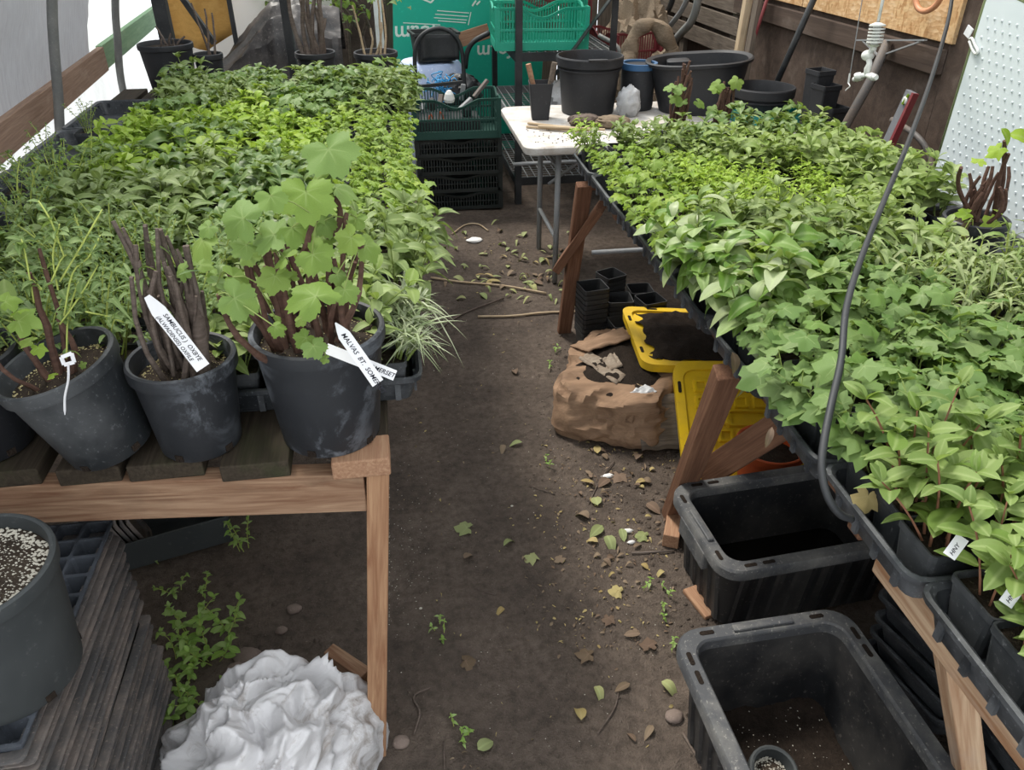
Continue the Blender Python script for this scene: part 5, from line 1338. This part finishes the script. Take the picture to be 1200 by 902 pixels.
# dirty gloves
gl = thing('work_gloves', (1.0, 3.9, TZ), 'heap of muddy brown work gloves on the white folding table', 'gloves')
for k in range(2):
    b = MB(); c_ = Vector((.98+.12*k, 3.93-.05*k, TZ+.028)); b.grid(28, 16, lump(c_.x, c_.y, c_.z, .075, .045, .026, 5, .25, k)); 
    for f in range(4):
        e = c_ + Vector((q.uniform(-.02, .03)+.08*(1 if k else -1), -.035+.024*f, -.006)); b.tube(smooth_path([c_, c_.lerp(e, .6)+Vector((0, 0, .012)), e], 3), [.014]*6+[.009], 7)
    b.build('glove', 'burlap' if k else 'grey_bark', gl, smooth=40)
for (p0, p1, w, lab) in (((.70, 4.00, TZ+.007), (.98, 3.82, TZ+.007), .016, 'pale wooden stake lying on the white table'), ((.68, 3.93, TZ+.007), (.95, 3.79, TZ+.007), .014, 'thin pale stick lying along the table front edge'), ((.73, 3.88, TZ+.02), (1.04, 3.76, TZ+.02), .018, 'weathered wooden stake on top of the sticks on the table')):
    o = board('wooden_stake', p0, p1, w, .010, 'stick_wood', None); tag(o, lab, 'stake')
b = MB()
for k in range(120): b.sphere((.66+q.random()*.4, 3.62+q.random()*.3, TZ+.001), q.uniform(.0015, .005), 4, 2, (1, 1, .5))
o = b.build('soil_crumbs', 'black_soil'); o['kind'] = 'stuff'; tag(o, 'scattered soil crumbs on the white table top', 'soil')
# big oval tub
ot = thing('oval_tub', (1.66, 4.18, TZ), 'large oval black rubber tub with moulded grips on the white folding table', 'tub')
b = MB(); Mx = Matrix.Rotation(R(-16), 4, 'Z') @ Matrix.Rotation(R(-4), 4, 'Y')
b.rrect([(.20, .15, .0, .14), (.255, .195, .24, .18), (.275, .215, .245, .2), (.278, .218, .26, .2), (.27, .21, .265, .2), (.25, .19, .255, .175), (.235, .178, .18, .16), (.225, .168, .175, .15), (.195, .14, .012, .13)], cap0=True, cap1=True, k=8, M=Mx); b.build('tub_body', 'dark_pot_plastic', ot, smooth=35, local=True)
b = MB(); b.rrect([(.055, .05, .10, .02), (.06, .055, .235, .02), (.05, .045, .24, .02)], cap1=True, k=3, M=Mx @ Matrix.Translation((-.10, .13, 0))); b.build('grip', 'dark_pot_plastic', ot, smooth=35, local=True)
# blue-rimmed barrel
b = MB(); b.lathe([(0, 0), (.085, 0), (.09, .02), (.09, .22), (.082, .225), (0.0, .215)], 24, (1.345, 4.27, TZ)); bb = thing('small_barrel', (1.345, 4.27, TZ), 'small dark barrel with a blue rim between the bucket and the oval tub', 'barrel'); b.build('barrel_body', 'dark_pot_plastic', bb, smooth=40)
b = MB(); b.lathe([(.082, .205), (.098, .205), (.098, .235), (.082, .235), (.082, .205)], 24, (1.345, 4.27, TZ)); b.build('barrel_rim', 'blue_plastic', bb, smooth=40)
b = MB(); b.grid(26, 18, lump(1.25, 4.10, TZ+.07, .055, .045, .07, 7, .3, 4)); o = b.build('clear_bag', 'clear_bag', smooth='all'); tag(o, 'upright crumpled clear bag between the bucket and the barrel', 'bag')
# teal tray with basin
tt_ = thing('teal_tray', (1.90, 3.83, TZ), 'teal plastic tray at the wall end of the white table', 'tray')
b = MB(); b.rrect([(.15, .12, 0, .02), (.165, .135, .07, .02), (.168, .138, .07, .02), (.16, .13, .07, .02), (.145, .115, .006, .02)], cap0=True, cap1=True, k=3); b.build('tray_body', 'teal_plastic', tt_, smooth=35, local=True)
bucket('basin', (1.88, 3.88, TZ+.01), .155, .125, .165, 'wide black basin standing in the teal tray')
for (x, y, n, lab) in ((2.00, 3.55, 3, 'tall dark stacked pots standing by the plywood wall'),):
    pass
for (px, py, h, s) in ((953, 128, .31, 1.0), (962, 133, .26, 1.0), (975, 138, .17, 1.0)):
    p = PX(px, py, 1.98 if px < 975 else 2.02); b = MB(); b.rrect([(.036, .036, 0, .006), (.046, .046, h-.02, .006), (.05, .05, h-.02, .006), (.05, .05, h, .006), (.045, .045, h, .006), (.04, .04, h-.03, .006)], cap0=True, cap1=True, k=2, M=Matrix.Translation(Vector((p.x, p.y, .741))) @ Matrix.Rotation(R(12), 4, 'Z'))
    o = b.build('square_pot', 'dark_pot_plastic', bevel=.001); tag(o, 'tall narrow black pot standing beside the basin at the plywood wall', 'pot', 'narrow pots beside the basin')
# bundles of canes on the far edge of the right bench
for (px, py, lab) in ((786, 118, 'bundle of pruned brown canes in a pot before the oval tub'), (838, 128, 'short bundle of pruned canes before the oval tub and basin')):
    p = PY(px, py, 3.10); base = Vector((p.x, 3.10, .742)); bp2, _ = round_pot('nursery_pot', Vector((p.x, 3.02, .84)), .07, .055, .11, lab, 'pot', mat='dark_pot_plastic', holes=False)
    for k in range(14):
        a = q.uniform(0, 6.28); r = .03*math.sqrt(q.random()); p0 = Vector((p.x+r*math.cos(a), 3.02+r*math.sin(a), .93)); b = MB(); cane(b, p0, p0+Vector((q.uniform(-.01, .03), 0, q.uniform(.18, .27) if px < 800 else q.uniform(.12, .2))), .0055, .0045, q); b.build('cane', 'cane_bark', bp2, smooth=50)
    for k in range(5): facing_leaf(Vector((p.x+q.uniform(-.07, .08), 2.98, q.uniform(1.0, 1.12))), 16, 'vine', 'leaf_vine', bp2, q)
# burlap heap, pipes and stakes by the far wall
for (x, y, z, a, b_, c_, s, lab) in ((1.84, 5.95, .55, .22, .35, .52, 1, 'tall crumpled heap of brown burlap by the pallet slats'), (1.86, 5.30, .40, .20, .22, .38, 6, 'rolled brown burlap bundle before the pallet slats'), (1.50, 5.20, .62, .10, .20, .09, 3, 'small folded burlap roll behind the bucket')):
    m = MB(); m.grid(48, 30, lump(x, y, z, a, b_, c_, 6, .28, s)); o = m.build('burlap_heap', 'burlap', smooth=35); tag(o, lab, 'burlap')
bx = thing('tree_root', (1.75, 4.95, .8), 'gnarled brown driftwood root arching behind the oval tub', 'root')
m = MB(); m.tube(smooth_path([PY(735, 72, 5.0), PY(745, 40, 5.0), PY(760, 28, 5.0), PY(775, 36, 5.0), PY(786, 58, 5.0)], 5), [.045+.008*math.sin(i*.9) for i in range(21)], 9); m.v = [tuple(Vector(p)+noise.noise_vector(Vector(p)*14)*.022) for p in m.v]; m.build('arch', 'burlap', bx, smooth=60)
m = MB(); m.tube(smooth_path([PY(738, 60, 5.0), PY(735, 80, 4.95), PY(734, 110, 4.95), PY(733, 160, 4.95)+Vector((0, 0, -.3))], 5), .05, 9); m.tube(smooth_path([PY(786, 58, 5.0), PY(790, 90, 5.0), Vector((1.85, 5.0, .0))], 5), .05, 9); m.build('stem', 'burlap', bx, smooth=50)
for (pts, r, m_, lab) in (([(778,40),(800,10),(812,-20)], .018, 'grey_steel', 'thin grey pipe leaning at the far wall beside the burlap'),
                          ([(790,48),(810,25),(818,0),(820,-25)], .026, 'galvanised_pipe', 'pale curved pipe arching behind the oval tub'),
                          ([(768,30),(785,8),(792,-20)], .020, 'black_steel', 'dark pipe leaning among pale pipes at the far wall')):
    m = MB(); P_ = [PX(x, y, 2.02) for x, y in pts]; dd = (P_[0]-P_[1]).normalized(); P_ = [P_[0]+dd*(P_[0].z*.98/max(.2, -dd.z) if -dd.z > .45 else .9)] + P_
    P_[0].z = max(P_[0].z, .02); P_[0].y = max(P_[0].y, 4.75)
    m.tube(smooth_path(P_, 5), r, 10); o = m.build('leaning_pipe', m_, smooth='all'); tag(o, lab, 'pipe')
def stake(x0, y0, x1, y1, X, w, h, mat, lab, ext=.7):
    a_, c_ = PX(x0, y0, X+.0), PX(x1, y1, X-.04); d = (c_-a_).normalized(); t_ = (a_.z-.0)/max(1e-3, -d.z); e = a_+d*t_; a_ = a_ - d*.5
    e.x = min(e.x, WX-.06); a_.x = min(a_.x, WX-.05)
    o = board('wooden_stake', a_, e, w, h, mat, None, up=(1, 0, 0)); tag(o, lab, 'stake')
stake(887, 0, 874, 60, 2.10, .05, .04, 'stick_wood', 'tan wooden stake leaning on the wall beside the pallet slats')
stake(897, 0, 880, 80, 2.10, .06, .03, 'grey_wood', 'grey wooden stake leaning next to the tan one')
m = MB(); m.tube([PX(905, -20, 2.08), PX(873, 80, 2.04)], .009, 7); o = m.build('red_rod', 'level_red', smooth='all'); tag(o, 'thin red rod leaning beside the wooden stakes', 'rod')
m = MB(); pa_, pb2 = PX(962, -20, 2.06), PX(915, 86, 2.02); m.tube([pa_, pb2, pb2+(pb2-pa_).normalized()*.75], .016, 8); o = m.build('black_bar', 'black_steel', smooth='all'); tag(o, 'long black bar leaning on the brown plywood behind the basin', 'bar')

# ---- far left corner
for (px, py, rt, h, yy, lab) in ((193, 50, .132, .17, 4.55, 'black round pot with a thick cut stump at the film wall end of the bench'), (369, 60, .10, .13, 4.45, 'black pot with a clump of thick bare trunks at the bench end'), (440, 60, .11, .13, 4.45, 'black pot with a white stick at the aisle corner of the bench end'), (243, 62, .07, .1, 4.5, 'small black pot with thin stakes at the bench end')):
    p = PY(px, py, yy); loc = Vector((p.x, yy, .835)); hh = max(.1, p.z-.835); t_, _ = round_pot('nursery_pot', loc, rt, rt*.8, hh, lab, 'pot', mat='dark_pot_plastic', soil=.02, holes=False)
    nst = {193: 5, 369: 11, 440: 5, 243: 3}[px]
    for k in range(nst):
        a = q.uniform(0, 6.28); r = rt*.55*math.sqrt(q.random()); p0 = loc + Vector((r*math.cos(a), r*math.sin(a), hh-.03)); m = MB()
        L_ = {193: q.uniform(.04, .10), 369: q.uniform(.15, .36), 440: q.uniform(.1, .4), 243: q.uniform(.2, .3)}[px]
        cane(m, p0, p0+Vector((q.uniform(-.05, .05), q.uniform(-.03, .05), L_)), .012 if px == 369 else .006, .008 if px == 369 else .004, q); m.build('cane', 'grey_bark' if px != 440 else 'stick_wood', t_, smooth=50)
    if px in (369, 440):
        for k in range(26):
            o = link('leaf', leaf_mesh('small', q.randrange(2), 'leaf_tree'), None, t_); o.matrix_local = leaf_matrix(Vector((q.uniform(-.2, .2), q.uniform(-.1, .2), hh+q.uniform(.2, .45))), (q.uniform(-1, 1), q.uniform(-1, 1), .2), q.uniform(.04, .07), q)
def post(x, y, yy, w, lab, h=2.0):
    p = PY(x, y, yy); o = board('steel_post', (p.x, yy, 0), (p.x, yy, h), w, w, 'black_steel', None, up=(0, 1, 0)); tag(o, lab, 'post', None)
post(195, 40, 5.15, .075, 'thick black steel post rising behind the stump pot'); post(341, 60, 5.15, .05, 'black steel post standing behind the clump of trunks'); post(270, 10, 6.1, .03, 'thin black post at the edge of the amber sheet')
m = MB(); m.bar(PY(205, -15, 5.2), PY(243, 40, 5.2)+Vector((.03, 0, -.05)), .03, .045, (0, 1, 0)); o = m.build('steel_brace', 'black_steel'); tag(o, 'black steel brace slanting down from the thick post', 'brace')
p = PY(262, 60, 4.9)
m = MB(); m.grid(10, 12, lambda u, v: Vector((-1.52+.47*u, 6.30+.05*math.sin(u*9)+.02*noise.noise(Vector((u*5, v*5, 0))), .86+.9*v-.12*u*(1-v)+.18*max(0, u-.6)*(1-v)*2))); o = m.build('amber_sheet', 'amber_sheet', smooth='all', solid=.004); tag(o, 'amber brown sheet hanging at the far film wall', 'sheet')
m = MB(); m.box((-1.0, 6.75, .75), (1.3, .012, 1.5)); o = m.build('white_sheet', 'tissue'); tag(o, 'white sheet standing behind the amber sheet', 'panel')
m = MB()
def tarp(u, v):
    x = -1.22+.95*u; y = 5.75+.75*v
    z = .50 + (.10+.48*min(1, u*1.9))*math.sin(math.pi*min(1, .12+v*.75))*(1-.25*max(0, u-.6))
    z += .045*(1-2*abs(noise.noise(Vector((x*2.2, y*9, 2)))))+.02*(1-2*abs(noise.noise(Vector((x*7, y*16, 5)))))
    return (x, y, z*min(1, .0+v*6+.02) if v < .16 else z)
m.grid(70, 50, tarp); o = m.build('black_tarp', 'tarp_black', smooth=35); tag(o, 'wrinkled shiny black tarp draped over a heap behind the bench', 'tarp')
m = MB(); m.box((.0, 6.5, 1.0), (.06, .06, 2.0)); o = m.build('white_post', 'fitting_plastic', bevel=.004); o.location.x = PY(445, 40, 6.5).x; tag(o, 'pale timber post beside the green insulation board', 'post')
# shrubs outside
for (x, y, z, r, n, lab) in ((-.55, 6.8, 1.0, .38, 300, 'leafy green shrub growing at the open far end'), (-.15, 7.0, 1.25, .40, 300, 'bright leafy shrub overhanging the earth bank'), (-.85, 7.2, 1.5, .4, 220, 'green shrub behind the black tarp'), (.35, 7.6, 1.7, .5, 260, 'dark green shrub on the earth bank behind the boards'), (-.3, 7.9, 1.7, .7, 400, 'dense dark shrub at the top of the earth bank')):
    t_ = thing('shrub', (x, y, 0), lab, 'shrub'); lv = []
    for k in range(n):
        v_ = Vector((q.gauss(0, 1), q.gauss(0, 1), q.gauss(0, .8))).normalized()*r*q.uniform(.5, 1.05); lv.append(('oval', q.randrange(3), leaf_matrix(v_+Vector((0, 0, z)), (q.uniform(-1, 1), q.uniform(-1, 1), q.uniform(-.4, .6)), q.uniform(.05, .10), q)))
    o = link('foliage', foliage_mesh('shrub_foliage', lv, 'leaf_tree', q), None, t_); o['kind'] = 'stuff'
    m = MB()
    for k in range(6): m.tube(smooth_path([(0, 0, 0), (q.gauss(0, .1), q.gauss(0, .1), z*.6), (q.gauss(0, r*.5), q.gauss(0, r*.5), z+r*.4)], 4), [.014]*6+[.008]*3, 6)
    m.build('branches', 'grey_bark', t_, local=True)
# ================================================================== litter on the path
def gp2(x, y): p = PZ(x, y, 0); p.z = gz(p.x, p.y)-.004; return p
def fallen(x, y, px, mat, kind, label, group):
    p = gp2(x, y); size = px/FPX*(p-CAMV).length; i = q.randrange(len(LEAF[kind])); a = q.uniform(0, 6.28)
    o = link('fallen_leaf', leaf_mesh(kind, i, mat), None)
    M = leaf_matrix(p+Vector((0, 0, .006+.08*size)), (math.cos(a), math.sin(a), q.uniform(-.05, .1)), size, q, roll=12); o.matrix_local = M
    tag(o, label, 'leaf', group)
for (x, y, s, m, k) in ((621,652,18,'leaf_dead_green','currant'),(590,642,18,'leaf_dead_green','sage'),(548,620,22,'leaf_dead_green','currant'),(545,775,20,'leaf_dead_brown','currant'),(690,769,22,'leaf_dead_brown','currant'),(697,805,16,'leaf_dead_green','broad'),(681,846,18,'leaf_dead_straw','broad'),(775,800,20,'leaf_dead_green','broad'),(738,802,18,'leaf_dead_brown','sage'),(725,695,18,'leaf_dead_straw','currant'),(560,880,18,'leaf_dead_green','broad'),(658,654,14,'leaf_dead_brown','currant'),(544,656,12,'leaf_dead_brown','broad'),(591,714,10,'leaf_dead_straw','broad'),(680,566,14,'leaf_dead_straw','oval'),(700,593,16,'leaf_dead_green','broad'),(706,617,22,'leaf_dead_green','sage'),(711,629,20,'leaf_dead_green','broad'),(728,620,16,'leaf_dead_green','oval'),(755,628,18,'leaf_dead_green','currant'),(690,610,18,'leaf_dead_brown','broad'),(714,563,16,'leaf_dead_brown','broad'),(725,557,20,'leaf_dead_brown','currant'),(745,540,18,'leaf_dead_brown','broad'),(700,533,16,'leaf_dead_straw','sage'),(758,590,18,'leaf_dead_brown','broad'),(760,760,20,'leaf_dead_brown','currant'),(750,745,16,'leaf_dead_brown','oval'),(713,726,16,'leaf_dead_brown','currant'),(765,850,16,'leaf_dead_brown','sage'),(605,440,14,'leaf_dead_brown','oval'),(612,520,14,'leaf_dead_green','sage'),(590,522,14,'leaf_dead_brown','sage'),(745,868,12,'leaf_dead_brown','sage')):
    lab = {'leaf_dead_green': 'fading green leaf lying on the dark dirt path', 'leaf_dead_brown': 'curled brown leaf lying on the dirt path', 'leaf_dead_straw': 'straw-yellow leaf lying on the dirt path'}[m]
    fallen(x, y, s*1.15, m, k, lab, {'leaf_dead_green': 'fading leaves on the path', 'leaf_dead_brown': 'brown leaves on the path', 'leaf_dead_straw': 'yellow leaves on the path'}[m])
for k in range(110):      # drift of dry leaves across the path by the folding table
    x = q.gauss(615, 48); y = q.gauss(318, 22)
    if not (498 < x < 672 and 258 < y < 372): continue
    m = 'leaf_dead_green' if q.random() < .55 else ('leaf_dead_straw' if q.random() < .35 else 'leaf_dead_brown')
    fallen(x, y, q.uniform(9, 17), m, q.choice(['sage', 'willow', 'oval', 'willow']), {'leaf_dead_green': 'pale green cut leaf in the drift across the path', 'leaf_dead_brown': 'dry brown leaf in the drift across the path', 'leaf_dead_straw': 'dry yellow leaf in the drift across the path'}[m], {'leaf_dead_green': 'cut green leaves in the drift', 'leaf_dead_brown': 'brown leaves in the drift', 'leaf_dead_straw': 'yellow leaves in the drift'}[m])
for k in range(60):       # dead leaves under the trestle bench
    x = q.uniform(680, 790); y = q.uniform(515, 700)
    if x < 700 and y > 640: continue
    fallen(x, y, q.uniform(6, 14), q.choice(['leaf_dead_brown', 'leaf_dead_brown', 'leaf_dead_straw']), q.choice(['sage', 'broad', 'willow']), 'small dead leaf among the litter beside the totes', 'dead leaves beside the totes')
# twigs
for i, (pts, r) in enumerate(((((485,860),(492,835),(485,815),(505,805)), .003), (((700,860),(720,830),(725,810)), .002), (((555,690),(580,697)), .0015), (((500,400),(540,370),(590,350)), .005), (((560,372),(600,372),(640,368),(690,366)), .006), (((505,325),(540,330),(590,335),(640,345)), .006), (((530,275),(545,265),(560,264),(572,272)), .0045), (((740,648),(790,645)), .003), (((620,570),(650,580)), .0018), (((800,860),(818,890),(822,902)), .004), (((690,590),(705,560),(720,540)), .002), (((520,868),(521,902)), .002))):
    m = MB(); P_ = [gp2(*c)+Vector((0, 0, r+.003)) for c in pts]; m.tube(smooth_path(P_, 5) if len(P_) > 2 else P_, r, 5); o = m.build('twig', 'stick_wood' if i in (4, 5, 6) else 'grey_bark', smooth='all')
    tag(o, 'yellowish dry stem lying across the path' if i in (4, 5, 6) else 'thin grey twig lying on the dirt path', 'twig', 'yellow stems on the path' if i in (4, 5, 6) else 'twigs on the path')
# clods, stones, perlite specks
m = MB()
for k in range(900):
    x = q.uniform(-.05, .75); y = q.uniform(.9, 4.6); z = gz(x, y)-.004; m.sphere((x, y, z+.001), q.uniform(.001, .0042), 5, 3, (1, q.uniform(.7, 1.2), .7))
for k in range(900):
    x = q.choice([q.uniform(-1.2, -.1), q.uniform(.68, 1.1)]); y = q.uniform(1.2, 3.2); z = gz(x, y)-.004; m.sphere((x, y, z), q.uniform(.003, .011), 5, 3, (1, q.uniform(.7, 1.2), .7))
o = m.build('soil_crumbs', 'dirt', smooth='all'); o['kind'] = 'stuff'; tag(o, 'loose crumbs and clods of soil on the dirt path', 'soil')
m = MB()
for k in range(420):
    if q.random() < .45: x, y = q.gauss(470, 20), q.gauss(650, 60); p = gp2(max(456, x), y)
    else: p = Vector((q.uniform(-.05, .8), q.uniform(.95, 3.5), 0)); p.z = gz(p.x, p.y)-.004
    m.sphere(p, q.uniform(.0008, .0022), 4, 2)
o = m.build('perlite_grains', 'perlite'); o['kind'] = 'stuff'; tag(o, 'scattered white perlite grains on the dirt path', 'grit')
for (x, y, r) in ((290,770,.03),(278,785,.025),(345,715,.018),(330,740,.014),(300,785,.02),(470,870,.018),(790,840,.02),(493,712,.004),(600,592,.004)):
    p = gp2(x, y); m = MB(); m.grid(14, 8, lump(p.x, p.y, p.z+r*.3, r*1.1, r*.9, r*.6, 3, .15, x)); o = m.build('stone', 'perlite' if r < .005 else 'stone', smooth='all'); tag(o, 'tiny white pebble on the dirt path' if r < .005 else 'brown stone half sunk in the soil', 'stone', 'white pebbles on the path' if r < .005 else 'stones in the soil')
p = gp2(556, 283); m = MB(); m.grid(10, 8, lump(p.x, p.y, p.z+.008, .04, .03, .012, 4, .3, 1)); o = m.build('paper_scrap', 'tissue', smooth='all'); tag(o, 'scrap of white paper lying on the path before the crate pile', 'scrap')
for (x, y, w) in ((735, 622, .018), (712, 558, .02), (740, 635, .012)):
    p = gp2(x, y); m = MB(); m.grid(6, 4, lump(p.x, p.y, p.z+.006, w, w*.5, .005, 4, .3, x)); o = m.build('paper_scrap', 'tissue', smooth='all'); tag(o, 'tiny white scrap among dead leaves beside the totes', 'scrap', 'white scraps beside the totes')
for (a_, b_, w, h_, lab) in (((808, 690), (835, 722), .05, .015, 'reddish wooden offcut lying at the foot of the rear tote'), ((785, 640), (792, 600), .05, .05, 'square wooden block beside the rear tote')):
    p0, p1 = gp2(*a_), gp2(*b_); o = board('wood_offcut', p0+Vector((0, 0, h_/2)), p1+Vector((0, 0, h_/2)), w, h_, 'cut_plank', None); tag(o, lab, 'offcut')
for (x, y) in ((515,735),(520,745),(545,865),(535,855),(780,695),(775,720),(790,760),(760,690),(640,545),(650,410),(645,430)):
    p = gp2(x, y); t_ = thing('weed', p, 'tiny green sprout growing on the open path' if x < 700 and x > 456 else 'tiny green sprout growing at the foot of the totes', 'weed', 'sprouts on the path' if x < 700 else 'sprouts by the totes')
    lv, sb = grow(q, 'small', 2, .03, .03, .018, 2, per=2, first=.4, r=.0008); sb.build('stems', 'stem_lime', t_, local=True)
    for (k_, i_, M) in lv: o = link('leaf', leaf_mesh(k_, i_, 'leaf_weed'), None, t_); o.matrix_local = M

# crumbled dry leaf bits and chaff trodden into the path
lvb = []
for k in range(900):
    if q.random() < .6: p = gp2(min(790, max(470, q.gauss(700, 45))), q.uniform(500, 760))
    else: p = Vector((q.uniform(-.05, .75), q.uniform(.95, 4.4), 0)); p.z = gz(p.x, p.y)-.004
    a = q.uniform(0, 6.28); lvb.append((q.choice(['sage', 'willow', 'small']) , 0, leaf_matrix(p+Vector((0, 0, .003)), (math.cos(a), math.sin(a), q.uniform(-.1, .3)), q.uniform(.005, .017), q, roll=40)))
for i_, m_ in enumerate(('leaf_dead_brown', 'leaf_dead_straw')):
    o = link('leaf_chaff', foliage_mesh('leaf_chaff', lvb[i_::2] if i_ == 0 else lvb[1::4], m_, q), None); o['kind'] = 'stuff'
    tag(o, ('brown' if i_ == 0 else 'straw-yellow') + ' crumbs of dry leaf trodden into the dirt path', 'leaf litter')
